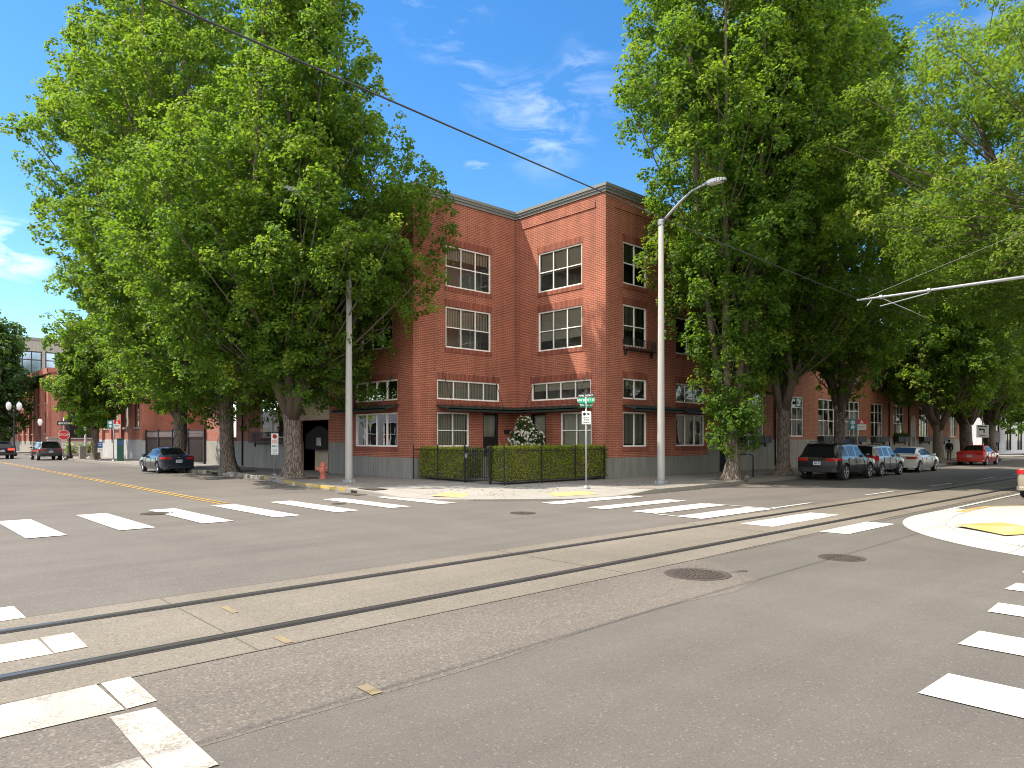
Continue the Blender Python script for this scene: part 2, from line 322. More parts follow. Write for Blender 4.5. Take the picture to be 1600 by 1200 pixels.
for (x_, y_) in ((8.66, 5.0), (8.78, 4.93), (8.86, 4.99)): mb.strip([(x_, y_), (x_ + .12, y_ - .07)], .016, .0095)
mb.strip([(8.72, 4.98), (8.9, 4.88)], .014, .0095)
tag(mb.build('crack_sealant', 'tar'), kind='structure')
mb = MB()
for x in (-8, -3.4, 2.55, 7.6, 12.9, 19, 25, 31, 37):
    mb.strip([(x, 5.88), (x + .02, 8.56)], .014, .0098)
mb.strip([(-70, 5.868), (60, 5.868 + .0)], .02, .0099); mb.strip([(-70, 8.575), (60, 8.575)], .022, .0099)
tag(mb.build('track_joint', 'joint'), kind='structure')
for y, lab in ((8.05, 'tram rail farther from the camera, nearer the brick corner building'), (6.50, 'tram rail nearer the coarse asphalt strip and the large manhole cover')):
    t = thing('tram_rail', (0, y, 0), lab, 'tram rail', 'rails of the tram track')
    mb = MB(); mb.box(-70, 190, -.085, .05, .0075, .010); mb.build('flangeway', 'hollow_black', t)
    mb = MB(); mb.box(-70, 190, -.03, .028, .0105, .024); mb.box(-70, 190, .065, .082, .0075, .016); mb.build('rail_head', 'rail_steel', t)

def stripes(rects, mat, name='road_marking', z=.0115):
    mb = MB()
    for x0, x1, y0, y1 in rects:
        # cut in pieces so the edge can wander a little
        nx = max(1, int(abs(x1 - x0) / .8)); ny = max(1, int(abs(y1 - y0) / .8)); j = lambda: rnd.uniform(-.014, .014)
        top = [(x0 + (x1 - x0) * i / nx + j(), y1 + j(), z) for i in range(nx + 1)]; bot = [(x0 + (x1 - x0) * i / nx + j(), y0 + j(), z) for i in range(nx + 1)]
        mb.poly(bot + top[::-1])
    return tag(mb.build(name, mat), kind='structure')
stripes([(2.36, 2.98, 15.3, 18.9), (3.9, 4.56, 15.4, 19.2), (5.5, 6.15, 15.45, 19.3), (7.12, 7.76, 15.55, 19.5), (8.7, 9.36, 15.6, 19.4), (10.26, 10.9, 15.6, 19.2), (11.85, 12.45, 15.6, 18.85), (.8, 1.4, 15.2, 18.8), (-.8, -.2, 15.2, 18.7), (-2.4, -1.8, 15.2, 18.7)], 'white_paint')
stripes([(14.2, 18.0, 13.36, 14.0), (14.1, 17.7, 11.6, 12.25), (14.15, 17.3, 10.1, 10.85), (13.95, 17.2, 8.72, 9.45), (13.75, 17.05, 6.98, 7.70), (13.7, 16.05, 5.45, 6.02), (17.3, 17.4, 8.72, 10.7), (14.0, 14.08, 9.5, 10.1), (17.2, 19.7, 8.8, 8.92)], 'white_paint')
stripes([(-3, 1.31, 8.52, 9.2), (-3, 1.25, 6.95, 7.55), (-3, 1.33, 5.2, 5.85), (-3, 1.2, 3.75, 4.35)], 'worn_white_paint')
stripes([(1.27, 1.52, 6.96, 7.58), (1.35, 1.56, 5.2, 5.86), (1.22, 1.5, 3.95, 5.1)], 'worn_white_paint', z=.0118)
stripes([(5.5, 6.15, -1.9, 1.71), (7.08, 7.7, -1.7, 1.89), (8.64, 9.2, -1.5, 2.05), (10.07, 10.6, -1.4, 2.19), (11.5, 12.1, -1.2, 2.33)], 'white_paint')
stripes([(20.35, 60, 5.6, 5.70)] + [(x, x + 2.6, 8.84, 8.95) for x in (23.6, 29.9, 36.2, 42.5, 48.8, 55.1, 61.4)], 'white_paint', z=.0122)
mb = MB()
for off in (-.11, .11): mb.strip([(7.6 + off, 19.75), (7.95 + off, 38), (8.5 + off, 63), (9.0 + off, 100), (9.2 + off, 160)], .075, .0115)
tag(mb.build('centre_line', 'yellow_paint'), kind='structure')
mb = MB()
for a, b, w in (((2.93, 7.65), (2.92, 7.30), .07), ((2.84, 6.17), (2.84, 5.90), .08), ((2.73, 4.52), (2.72, 4.30), .09), ((6.2, 8.15), (6.25, 8.4), .05)): mb.strip([a, b], w, .0125)
tag(mb.build('survey_mark', 'faint_yellow'), kind='structure')

def band(pts, w_kerb, w_strip, kerb_mat, pave_mat, far, org_names=('kerb', 'pavement')):
    n = len(pts); P = [Vector(p[:2]) for p in pts]; N = []
    for k in range(n):
        d = (P[min(k + 1, n - 1)] - P[max(k - 1, 0)]).normalized(); N.append(Vector((-d.y, d.x)))
    kb, pv = MB(), MB(); Z = .14
    A = [(*P[k], pts[k][2]) for k in range(n)]; B = [(*(P[k] + N[k] * w_kerb), pts[k][2]) for k in range(n)]; C = [(*(P[k] + N[k] * w_strip), Z) for k in range(n)]
    for k in range(n - 1):
        kb.quad((A[k][0], A[k][1], -.02), (A[k + 1][0], A[k + 1][1], -.02), A[k + 1], A[k]); kb.quad(A[k], A[k + 1], B[k + 1], B[k]); pv.quad(B[k], B[k + 1], C[k + 1], C[k])
    if far: pv.poly(C + [(x, y, Z) for x, y in far])
    tag(kb.build(org_names[0], kerb_mat), kind='structure'); return tag(pv.build(org_names[1], pave_mat), kind='structure')
h = .14
left_k = [(13.45, 77, h), (13.45, 60, h), (13.45, 45, h), (13.42, 33, h), (13.3, 29.3, h), (12.75, 27.4, h), (12.3, 24, h), (12.16, 21.2, h)]
corner_k = [(12.16, 21.2, h), (12.12, 19.6, .12), (12.2, 18.2, .03), (12.5, 16.9, .025), (13.05, 15.85, .05), (13.75, 15.12, .06), (14.6, 14.55, .05), (15.7, 14.15, .025), (17.2, 13.92, .025), (18.2, 13.88, .06), (19.3, 13.9, h)]
right_k = [(19.3, 13.9, h), (21.5, 13.98, h), (23.5, 14.12, h), (26, 14.42, h), (31, 14.55, h), (45, 14.85, h), (60, 15.2, h), (74, 15.5, h)]
band(left_k, .16, 1.4, 'kerb', 'pavement', [(18.5, 21.3), (18.5, 77)])
band(right_k, .16, 1.4, 'kerb', 'pavement', [(74, 20.5), (19.4, 20.5)])
band(corner_k, .16, 1.9, 'kerb', 'new_pavement', [(19.4, 20.5), (18.5, 21.3)])
mb = MB(); mb.quad((18.5, 20.4, .139), (30, 20.4, .139), (30, 30, .139), (18.5, 30, .139)); tag(mb.build('courtyard_paving', 'pavement'), kind='structure')
mb = MB(); mb.poly([(12.9, 17.4, .075), (14.0, 17.9, .128), (14.6, 16.9, .128), (13.35, 16.35, .06)])
tag(mb.build('tactile_paving', 'tactile_faded'), kind='structure')
mb = MB(); mb.poly([(15.6, 14.75, .06), (17.3, 14.5, .06), (17.4, 15.2, .112), (15.9, 15.5, .112)])
tag(mb.build('tactile_paving', 'tactile_faded'), kind='structure')
# yellow painted kerb edges by the hydrant
mb = MB()
for k in range(3, 7):
    a, b = left_k[k], left_k[k + 1]; mb.quad((a[0] - .004, a[1], .05), (b[0] - .004, b[1], .05), (b[0] - .004, b[1], .143), (a[0] - .004, a[1], .143)); mb.quad((a[0] - .004, a[1], .143), (b[0] - .004, b[1], .143), (b[0] + .13, b[1], .143), (a[0] + .13, a[1], .143))
tag(mb.build('kerb_marking', 'kerb_yellow'), kind='structure')
# opposite corner with its white gutter apron
arc = lambda r, a0, a1, n: [(18.4 + r * math.cos(R(a0 + (a1 - a0) * k / n)), -.3 + r * math.sin(R(a0 + (a1 - a0) * k / n))) for k in range(n + 1)]
hk = lambda k, n: .03 if .18 < k / n < .60 else (.085 if .1 < k / n < .7 else h)
ins = arc(5.25, 90, 180, 22); sek = [(150, 3.2, h), (23.2, 3.3, h), (22.0, 3.6, h), (21.2, 4.35, h), (20.5, 4.85, h), (19.6, 4.95, h)] + [(p[0], p[1], hk(k, 22)) for k, p in enumerate(ins)] + [(13.15, -8, h), (13.15, -60, h)]
band(sek, .16, 1.5, 'bright_pavement', 'bright_pavement', [(150, -60)])
mb = MB(); o1 = arc(6.05, 88, 180, 24); i1 = arc(5.22, 88, 180, 24)
for k in range(24): mb.quad((*o1[k], .0085), (*o1[k + 1], .0085), (*i1[k + 1], .0095), (*i1[k], .0095))
mb.poly([(20.9, 5.7, .0085), (18.61, 5.747, .0085), (18.58, 4.92, .0095), (19.6, 4.93, .0095), (20.5, 4.83, .0095)])
tag(mb.build('gutter', 'bright_pavement'), kind='structure')
mb = MB(); mb.poly([(15.15, 3.30, .075), (16.25, 4.42, .075), (16.95, 3.75, .128), (15.85, 2.62, .128)]); tag(mb.build('tactile_paving', 'tactile_yellow'), kind='structure')
mb = MB()
for (a, b) in zip(sek[1:6], sek[2:7]): mb.quad((a[0], a[1] + .004, .01), (b[0], b[1] + .004, .01), (b[0], b[1] + .004, .1435), (a[0], a[1] + .004, .1435)); mb.quad((a[0], a[1] + .004, .1435), (b[0], b[1] + .004, .1435), (b[0], b[1] - .15, .1435), (a[0], a[1] - .15, .1435))
a, b = sek[0], sek[1]; mb.quad((60, 3.26, .1435), (b[0], b[1], .1435), (b[0], b[1] - .14, .1435), (60, 3.12, .1435))
tag(mb.build('kerb_marking', 'kerb_yellow'), kind='structure')
# pavements beyond the cross streets
band([(13.5, 190, h), (13.5, 110, h), (13.5, 96, h), (14.2, 93.4, h), (16.5, 92.5, h), (60, 92.5, h)], .16, 1.4, 'kerb', 'pavement', [(60, 190)])
band([(80.5, 80, h), (80.5, 19, h), (81, 17, h), (83, 16, h), (190, 16.2, h)], .16, 1.4, 'kerb', 'new_pavement', [(190, 80)])

def manhole(x, y, r, lab, rings=3):
    t = thing('manhole_cover', (x, y, 0), lab, 'manhole cover', 'iron covers in the road')
    mb = MB(); mb.lathe([(r, .0), (r, .012), (r * .9, .013), (r * .88, .006)], 32); mb.lathe([(r * .87, 0), (r * .87, .0075)], 32); mb.build('plate', 'cast_iron', t)
    mb = MB()
    for k in range(rings):
        rr = r * (.78 - .22 * k); mb.lathe([(rr, .007), (rr, .016), (rr - r * .045, .016), (rr - r * .045, .007)], 28)
        for j in range(int(26 - 7 * k)):
            a = 2 * math.pi * j / int(26 - 7 * k); q = rr - r * .12; mb.obox((q * math.cos(a), q * math.sin(a)), (math.cos(a), math.sin(a)), (-math.sin(a), math.cos(a)), -.03 * r / .4, .03 * r / .4, -.018, .018, .007, .016)
    mb.build('raised_pattern', 'cast_iron', t)
manhole(8.23, 5.22, .43, 'large studded round iron cover where the asphalt seam meets the track concrete')
manhole(10.96, 4.46, .33, 'round ringed iron cover in smooth asphalt near the white corner kerb')
manhole(11.92, 12.39, .31, 'small dark round cover in the asphalt before the corner with the hedge')
manhole(5.42, 18.3, .36, 'round cover overlapping a white crosswalk bar on the left street')
manhole(9.9, 17.6, .2, 'tiny round cover inside a white crosswalk bar nearest the storm drain', 2)
t = thing('storm_drain', (12.2, 20.3, 0), 'dark iron storm drain inlet in the kerb beside the lamp post', 'storm drain')
mb = MB(); mb.box(-.5, .0, -.55, .55, .0, .02); mb.build('grate', 'cast_iron', t)
mb = MB(); mb.box(-.06, .03, -.5, .5, .02, .105); mb.build('inlet_mouth', 'drain_black', t)
mb = MB(); mb.box(.17, .75, -.5, .5, .15, .158); mb.build('lid', 'cast_iron', t)

# root heaved kerb stones and bare soil round the big maples
mb = MB(); y = 41.5
while y > 26.4:
    L_ = rnd.uniform(.35, .9); xk = float(np.interp(y, [21.2, 24, 27.4, 29.3, 33, 45], [12.16, 12.3, 12.75, 13.3, 13.42, 13.45])); an = rnd.uniform(-.10, .10)
    mb.obox((xk - rnd.uniform(.05, .2), y), (math.sin(an), math.cos(an)), (math.cos(an), -math.sin(an)), -L_ * .92, 0, 0, rnd.uniform(.25, .4), -.02, .14 + rnd.uniform(.005, .07)); y -= L_ + rnd.uniform(.0, .5)
tag(mb.build('kerb', 'kerb', bevel=.03), kind='structure')
mb = MB()
for x, y, r in ((13.9, 28.3, .95), (14.2, 36.0, 1.2), (14.2, 43.4, 1.2), (14.5, 64.4, .8), (26.05, 15.05, .6), (31.5, 15.6, .7), (37.9, 15.7, .7), (54.4, 15.9, .8), (61.4, 16.1, .9), (68.8, 16.2, .9)):
    mb.poly([(x + r * rnd.uniform(.75, 1.15) * math.cos(a), y + r * 1.3 * rnd.uniform(.75, 1.15) * math.sin(a), .1445) for a in [k * math.pi / 8 for k in range(16)]])
tag(mb.build('tree_pit_soil', 'soil'), kind='structure')

# fallen leaves and grit along the kerbs
me_v = MB(); lr = random.Random(8)
for k in range(900):
    w_ = lr.random()
    if w_ < .45: y_ = lr.uniform(22, 60); x_ = 13.5 + lr.gauss(.5, .9) - (.9 if y_ < 27 else 0); z_ = .147 if x_ > 13.6 else .012
    elif w_ < .85: x_ = lr.uniform(20, 60); y_ = 14.6 + lr.gauss(.6, .9); z_ = .147 if y_ > 14.9 + .02 * (x_ - 30) else .012
    else: x_, y_, z_ = lr.uniform(13, 22), lr.uniform(15.4, 18.4), .147
    if 12.2 < x_ < 13.8 and y_ > 22 and z_ < .1: x_ -= .5
    a_ = lr.uniform(0, 6.28); s_ = lr.uniform(.03, .07); c_, n_ = math.cos(a_) * s_, math.sin(a_) * s_
    me_v.quad((x_ - c_, y_ - n_, z_), (x_ + n_ * .6, y_ - c_ * .6, z_ + .012), (x_ + c_, y_ + n_, z_), (x_ - n_ * .6, y_ + c_ * .6, z_ + .01))
tag(me_v.build('leaf_litter', 'trousers'), kind='stuff')

# ---------------------------------------------------------------- buildings
def wall_holes(mb, P, u, n, L0, L1, z0, z1, holes, rev=.11):
    """wall sheet along u from P with openings (a, b, za, zb) and their reveals"""
    us = sorted({L0, L1, *[h[0] for h in holes], *[h[1] for h in holes]}); zs = sorted({z0, z1, *[h[2] for h in holes], *[h[3] for h in holes]})
    us = [x for x in us if L0 <= x <= L1]; zs = [x for x in zs if z0 <= x <= z1]
    pt = lambda a, z, d=0.: (P[0] + u[0] * a - n[0] * d, P[1] + u[1] * a - n[1] * d, z)
    flip = (u[0] * n[1] - u[1] * n[0]) > 0
    def q(a, b, c, d): mb.quad(*((d, c, b, a) if flip else (a, b, c, d)))
    for i in range(len(us) - 1):
        k = 0
        while k < len(zs) - 1:
            um = (us[i] + us[i + 1]) / 2; zm = (zs[k] + zs[k + 1]) / 2
            if any(h[0] < um < h[1] and h[2] < zm < h[3] for h in holes): k += 1; continue
            q(pt(us[i], zs[k]), pt(us[i + 1], zs[k]), pt(us[i + 1], zs[k + 1]), pt(us[i], zs[k + 1])); k += 1
    for a, b, za, zb in holes:
        q(pt(a, za), pt(a, zb), pt(a, zb, rev), pt(a, za, rev)); q(pt(b, zb), pt(b, za), pt(b, za, rev), pt(b, zb, rev))
        q(pt(a, zb), pt(b, zb), pt(b, zb, rev), pt(a, zb, rev)); q(pt(b, za), pt(a, za), pt(a, za, rev), pt(b, za, rev))

class Face:
    """one facade of a building: collects openings, then builds wall, base and windows"""
    def __init__(s, root, P, u, n, L0, L1, brick='brick'): s.root = root; s.org = tuple(root.location); s.P = P; s.u = u; s.n = n; s.L0 = L0; s.L1 = L1; s.brick = brick; s.holes = []
    def B(s, mb, name, mat, parent=None, **k): return mb.build(name, mat, parent or s.root, s.org, **k)
    def box(s, mb, a, b, d0, d1, z0, z1): mb.obox(s.P, s.u, s.n, a, b, d0, d1, z0, z1)
    def window(s, a, b, z0, z1, cols, rows=(0, 1), blind=0., lintel=True, sill=True, fw=.065, mw=.042, blind_mat='blind', name='window', col_fr=None, room=True, glass='glass', frame='window_white', soldier='soldier_brick'):
        s.holes.append((a, b, z0, z1)); mb = MB(); F = .075
        D0, D1 = -.11, -.035
        s.box(mb, a, a + fw, D0, D1, z0, z1); s.box(mb, b - fw, b, D0, D1, z0, z1)
        s.box(mb, a + fw, b - fw, D0, D1, z0, z0 + fw); s.box(mb, a + fw, b - fw, D0, D1, z1 - fw, z1)
        ia, ib, ja, jb = a + fw, b - fw, z0 + fw, z1 - fw; cf = col_fr or [i / cols for i in range(1, cols)]
        for f in cf: x = ia + (ib - ia) * f; s.box(mb, x - mw / 2, x + mw / 2, D0, D1 - .01, ja, jb)
        xs = [ia] + [ia + (ib - ia) * f for f in cf] + [ib]
        for f in rows[1:-1]:
            zz = ja + (jb - ja) * f
            for k in range(len(xs) - 1): s.box(mb, xs[k] + mw / 2 * (k > 0), xs[k + 1] - mw / 2 * (k < len(xs) - 2), D0, D1 - .012, zz - mw / 2, zz + mw / 2)
        w = s.B(mb, name, frame)
        pt = lambda q, d, z: (s.P[0] + s.u[0] * q + s.n[0] * d, s.P[1] + s.u[1] * q + s.n[1] * d, z)
        mb = MB(); mb.quad(pt(ia, -.085, ja), pt(ib, -.085, ja), pt(ib, -.085, jb), pt(ia, -.085, jb)); s.B(mb, 'pane', glass, w)
        if room:
            mb = MB(); dp = .9
            c0 = [pt(a, -.111, z0), pt(b, -.111, z0), pt(b, -.111, z1), pt(a, -.111, z1)]; c1 = [pt(a, -dp, z0), pt(b, -dp, z0), pt(b, -dp, z1), pt(a, -dp, z1)]
            mb.quad(*c1)
            for k in range(4): mb.quad(c0[k], c0[(k + 1) % 4], c1[(k + 1) % 4], c1[k])
            s.B(mb, 'room', 'room', w)
        if blind:
            mb = MB(); zb = jb - (jb - ja) * abs(blind); k = max(6, int((ib - ia) / .09))
            for i in range(k):
                x0 = ia + (ib - ia) * i / k; x1 = ia + (ib - ia) * (i + 1) / k
                mb.quad(pt(x0, -.17, zb), pt(x1 - .004, -.195, zb), pt(x1 - .004, -.195, jb), pt(x0, -.17, jb))
            s.B(mb, 'blind', blind_mat, w)
        if lintel: mb = MB(); s.box(mb, a - .06, b + .06, -.05, .012, z1 + .004, z1 + .29); s.B(mb, 'lintel', soldier, w)
        if sill: mb = MB(); s.box(mb, a - .06, b + .06, -.05, .028, z0 - .19, z0 - .004); s.B(mb, 'sill', soldier, w)
        return w
    def door(s, a, b, z0, z1, mat='dark_door', glass=.38):
        s.holes.append((a, b, z0, z1)); mb = MB(); D0, D1 = -.11, -.04
        zg = z1 - (z1 - z0) * glass
        s.box(mb, a, a + .07, D0, D1, z0, z1); s.box(mb, b - .07, b, D0, D1, z0, z1); s.box(mb, a + .07, b - .07, D0, D1, z1 - .08, z1)
        s.box(mb, a + .07, b - .07, D0 + .01, D1 - .03, z0, zg)
        for f in (.25, .75):
            x = a + (b - a) * f; s.box(mb, x - .13, x + .13, D1 - .03, D1 - .018, z0 + .25, zg - .2)
        d = s.B(mb, 'door', mat)
        pt = lambda q, dd, z: (s.P[0] + s.u[0] * q + s.n[0] * dd, s.P[1] + s.u[1] * q + s.n[1] * dd, z)
        mb = MB(); mb.quad(pt(a + .07, -.085, zg), pt(b - .07, -.085, zg), pt(b - .07, -.085, z1 - .08), pt(a + .07, -.085, z1 - .08)); s.B(mb, 'pane', 'glass', d)
        mb = MB(); mb.quad(pt(a, -.25, z0), pt(b, -.25, z0), pt(b, -.25, z1), pt(a, -.25, z1)); s.B(mb, 'curtain', 'blind', d)
        mb = MB(); s.box(mb, b - .16, b - .10, D1 - .03, D1 + .03, z0 + .95, z0 + 1.05); s.B(mb, 'handle', 'galvanised', d)
        return d
    def wall(s, z0, z1, base_z=None, base_mat='concrete_base', proud=.03, base_parts=None):
        mb = MB(); wall_holes(mb, s.P, s.u, s.n, s.L0, s.L1, base_z if base_z else z0, z1, s.holes); s.B(mb, 'wall', s.brick)
        if base_z:
            for a, b, zt in (base_parts or [(s.L0, s.L1, base_z)]): mb = MB(); s.box(mb, a, b, -.2, proud, z0 - .2, zt); s.B(mb, 'base', base_mat)
    def canopy(s, a, b, z, depth, drop=.16, rods=(), rod_top=1.45, end_a=0., end_b=0.):
        pt = lambda q, d, zz: (s.P[0] + s.u[0] * q + s.n[0] * d, s.P[1] + s.u[1] * q + s.n[1] * d, zz)
        mb = MB(); th = .05
        v = [pt(a, 0, z), pt(b, 0, z), pt(b + end_b, depth, z - drop), pt(a + end_a, depth, z - drop)]; lo = [(x, y, zz - th) for x, y, zz in v]
        mb.poly(v); mb.poly(lo[::-1])
        for k in range(4): mb.quad(v[k], lo[k], lo[(k + 1) % 4], v[(k + 1) % 4])
        f0, f1 = pt(a + end_a, depth, 0), pt(b + end_b, depth, 0)
        mb.quad((f0[0], f0[1], z - drop - .11), (f1[0], f1[1], z - drop - .11), (f1[0], f1[1], z - drop + .02), (f0[0], f0[1], z - drop + .02))
        ff0, ff1 = pt(a + end_a, depth - .05, 0), pt(b + end_b, depth - .05, 0)
        mb.quad((ff1[0], ff1[1], z - drop - .11), (ff0[0], ff0[1], z - drop - .11), (ff0[0], ff0[1], z - drop + .0), (ff1[0], ff1[1], z - drop + .0))
        mb.quad((f0[0], f0[1], z - drop - .11), (ff0[0], ff0[1], z - drop - .11), (ff1[0], ff1[1], z - drop - .11), (f1[0], f1[1], z - drop - .11))
        k = max(2, int(abs(b - a) / .4))
        for i in range(1, k): q = a + (b - a) * i / k; mb.tube([pt(q, .01, z + .012), pt(q, depth - .01, z - drop + .012)], .012, 4)
        c = s.B(mb, 'canopy', 'dark_green_metal')
        for r in rods: m2 = MB(); m2.tube([pt(r, .02, z + rod_top), pt(r, depth - .12, z - drop + .03)], .014, 6); s.B(m2, 'tie_rod', 'black_iron', c)
        return c
    def window_box(s, a, b, z, h=.24, d=.28, rail=False, plant=False, seed=0):
        mb = MB()
        if rail:
            n = int((b - a) / .1)
            for i in range(n + 1): x = a + (b - a) * i / n; s.box(mb, x - .008, x + .008, d - .016, d, z, z + h)
            for x in (a, b): 
                for i in range(3): s.box(mb, x - .008, x + .008, .03 + i * .08, .046 + i * .08, z, z + h)
            s.box(mb, a - .01, b + .01, d - .02, d + .004, z + h, z + h + .02); s.box(mb, a, b, .02, d, z - .03, z)
        else:
            s.box(mb, a, b, .03, d, z, z + h); s.box(mb, a - .03, b + .03, .02, d + .02, z - .04, z)
            for i in range(5): x = a + (b - a) * (i + .5) / 5; s.box(mb, x - .01, x + .01, d, d + .012, z, z + h - .01)
        for x in (a + .12, b - .12): s.box(mb, x - .03, x + .03, .02, .12, z - .26, z - .04)
        o = s.B(mb, 'window_box', 'black_iron')
        if plant: leaf_box(o, s, a + .05, b - .05, z + h - .05, z + h + .3, .05, d, 700, seed)
        return o

def leaf_quads(P, N, ls, rng, tint=None, asp=.75, droop=.3):
    """kite shaped leaves at points P facing N; returns verts, tint per face"""
    n = len(P); r = rng.normal(size=(n, 3)); T = np.cross(N, r); T /= np.linalg.norm(T, axis=1, keepdims=True) + 1e-9
    T[:, 2] -= droop; T -= N * np.sum(T * N, axis=1, keepdims=True); T /= np.linalg.norm(T, axis=1, keepdims=True) + 1e-9
    W = np.cross(N, T); L = (ls * rng.uniform(.65, 1.25, n))[:, None]
    V = np.stack([P - T * L * .5, P - T * L * .05 + W * L * asp * .5 - N * L * .10, P + T * L * .5 - N * L * .12, P - T * L * .05 - W * L * asp * .5 - N * L * .10], 1)
    return V.reshape(-1, 3)
def leaf_mesh(name, V, tint, mat, parent):
    me = bpy.data.meshes.new(name); nv = len(V); nf = nv // 4
    me.vertices.add(nv); me.vertices.foreach_set('co', V.astype(np.float32).ravel())
    me.loops.add(nv); me.loops.foreach_set('vertex_index', np.arange(nv, dtype=np.int32))
    me.polygons.add(nf); me.polygons.foreach_set('loop_start', np.arange(0, nv, 4, dtype=np.int32))
    try: me.polygons.foreach_set('loop_total', np.full(nf, 4, dtype=np.int32))
    except Exception: pass
    at = me.attributes.new('tint', 'FLOAT', 'FACE'); at.data.foreach_set('value', tint.astype(np.float32))
    me.materials.append(M[mat]); me.update(calc_edges=True)
    o = bpy.data.objects.new(name, me); COL.objects.link(o); o.parent = parent; return o
def leaf_box(parent, face, a, b, z0, z1, d0, d1, n, seed):
    rng = np.random.default_rng(seed); q = rng.uniform(a, b, n); d = rng.uniform(d0, d1, n); z = z0 + (z1 - z0) * rng.uniform(0, 1, n) ** 1.3 * (.55 + .45 * np.sin(q * 7) ** 2)
    P = np.stack([face.P[0] + face.u[0] * q + face.n[0] * d - face.org[0], face.P[1] + face.u[1] * q + face.n[1] * d - face.org[1], z - face.org[2]], 1)
    N = rng.normal(size=(n, 3)); N /= np.linalg.norm(N, axis=1, keepdims=True); leaf_mesh('plant', leaf_quads(P, N, .1, rng), rng.uniform(0, .8, n), 'dark_leaf', parent)

# --- corner building ---------------------------------------------------------
XL, YA, XB, YC, TOP = 17.15, 24.4, 23.0, 18.95, 12.06
cb = thing('brick_building', (XB, YA, 0), 'three storey red brick corner building with a notched corner, white windows and grey coping', 'building')
fA = Face(cb, (XL, YA), (1, 0), (0, -1), 0, XB - XL); fB = Face(cb, (XB, YA), (0, -1), (-1, 0), 0, YA - YC)
fC = Face(cb, (XB, YC), (1, 0), (0, -1), 0, 8.75); fL = Face(cb, (XL, YA), (0, 1), (-1, 0), 0, 10.8)
ax = lambda X: X - XL
for z0, z1, bl in ((8.38, 10.17, .3), (5.74, 7.52, .5)): fA.window(ax(18.86), ax(21.45), z0, z1, 3, (0, .5, 1), bl)
fA.window(ax(18.40), ax(21.98), 3.49, 4.34, 4, blind=1.); fA.window(ax(18.40), ax(20.17), 1.45, 2.94, 2, (0, .47, 1), 1., lintel=False)
fA.door(ax(20.99), ax(21.92), .16, 2.95)
by = lambda Y: YA - Y
for z0, z1, bl in ((8.42, 10.2, .55), (5.75, 7.53, .75)): fB.window(by(22.9), by(20.25), z0, z1, 3, (0, .5, 1), bl)
fB.window(by(23.35), by(19.75), 3.52, 4.33, 4, blind=.45); fB.window(by(21.5), by(19.72), 1.45, 2.94, 2, (0, .47, 1), 1.)
fB.door(by(23.4), by(22.42), .16, 2.95)
cx = lambda X: X - XB
for z0, z1, bl in ((8.42, 10.22, 0), (5.76, 7.54, .6)): fC.window(cx(24.15), cx(25.82), z0, z1, 2, (0, .5, 1), max(bl, .45))
fC.window(cx(24.15), cx(25.82), 3.5, 4.38, 2, blind=.5); fC.window(cx(24.15), cx(25.82), 1.45, 2.95, 2, blind=.95)
fC.window(cx(28.06), cx(30.5), 3.48, 4.38, 3, blind=1); fC.window(cx(28.06), cx(30.5), 1.45, 2.94, 3, blind=.9, blind_mat='pale_blind')
for z0, z1 in ((8.42, 10.22), (5.74, 7.45)): fC.window(cx(28.06), cx(30.0), z0, z1, 2, (0, .5, 1), .3)
ly = lambda Y: Y - YA
fL.window(ly(25.54), ly(28.99), 3.45, 4.35, 4, blind=.8, blind_mat='dark_blind'); fL.window(ly(25.54), ly(28.99), 1.45, 2.92, 4, blind=1., blind_mat='dark_blind')
for z0, z1 in ((8.38, 10.17), (5.74, 7.52)):
    fL.window(ly(25.9), ly(28.5), z0, z1, 3, (0, .5, 1), .4); fL.window(ly(31.0), ly(33.6), z0, z1, 3, (0, .5, 1), .5)
fL.holes.append((ly(31.5), ly(34.4), .14, 2.72))
fA.wall(.14, TOP, 1.0); fB.wall(.14, TOP, 1.0, base_parts=[(0, YA - YC - .0, 1.0)]); fC.wall(.14, TOP, 1.0, base_parts=[(.0, 7.75, 1.0), (7.75, 8.75, 2.0)])
fL.wall(.14, TOP, 1.0, base_parts=[(.0, 5.15, 1.0), (5.15, 7.0, 1.62), (10.05, 10.8, 1.62)])
# coping round the roof edge, roof slab and plain rear walls
mb = MB(); e = .14
ring = [(XL, 35.2), (XL, YA), (XB, YA), (XB, YC), (XB + 8.75, YC), (XB + 8.75, 35.2)]
out = [(XL - e, 35.2 + e), (XL - e, YA - e), (XB - e, YA - e), (XB - e, YC - e), (XB + 8.75 + e, YC - e), (XB + 8.75 + e, 35.2 + e)]
def edge_prof(mb, out, ring, zs):
    n = len(out)
    for (o0, z0), (o1, z1) in zip(zs, zs[1:]):
        for k in range(n):
            j = (k + 1) % n; P = lambda i, o, z: (ring[i][0] + (out[i][0] - ring[i][0]) * o, ring[i][1] + (out[i][1] - ring[i][1]) * o, z)
            mb.quad(P(k, o0, z0), P(k, o1, z1), P(j, o1, z1), P(j, o0, z0))
edge_prof(mb, out, ring, [(-.5, 12.06), (.35, 12.06), (.35, 12.17), (.7, 12.18), (.7, 12.27), (1, 12.28), (1, 12.40), (-1.5, 12.42), (-1.5, 12.0)]); fA.B(mb, 'coping', 'coping')
mb = MB(); mb.poly([(x, y, 12.02) for x, y in ring]); mb.quad((XB + 8.75, YC, 0), (XB + 8.75, 35.2, 0), (XB + 8.75, 35.2, 12.05), (XB + 8.75, YC, 12.05)); mb.quad((XB + 8.75, 35.2, 0), (XL, 35.2, 0), (XL, 35.2, 12.05), (XB + 8.75, 35.2, 12.05)); fA.B(mb, 'roof', 'roofing')
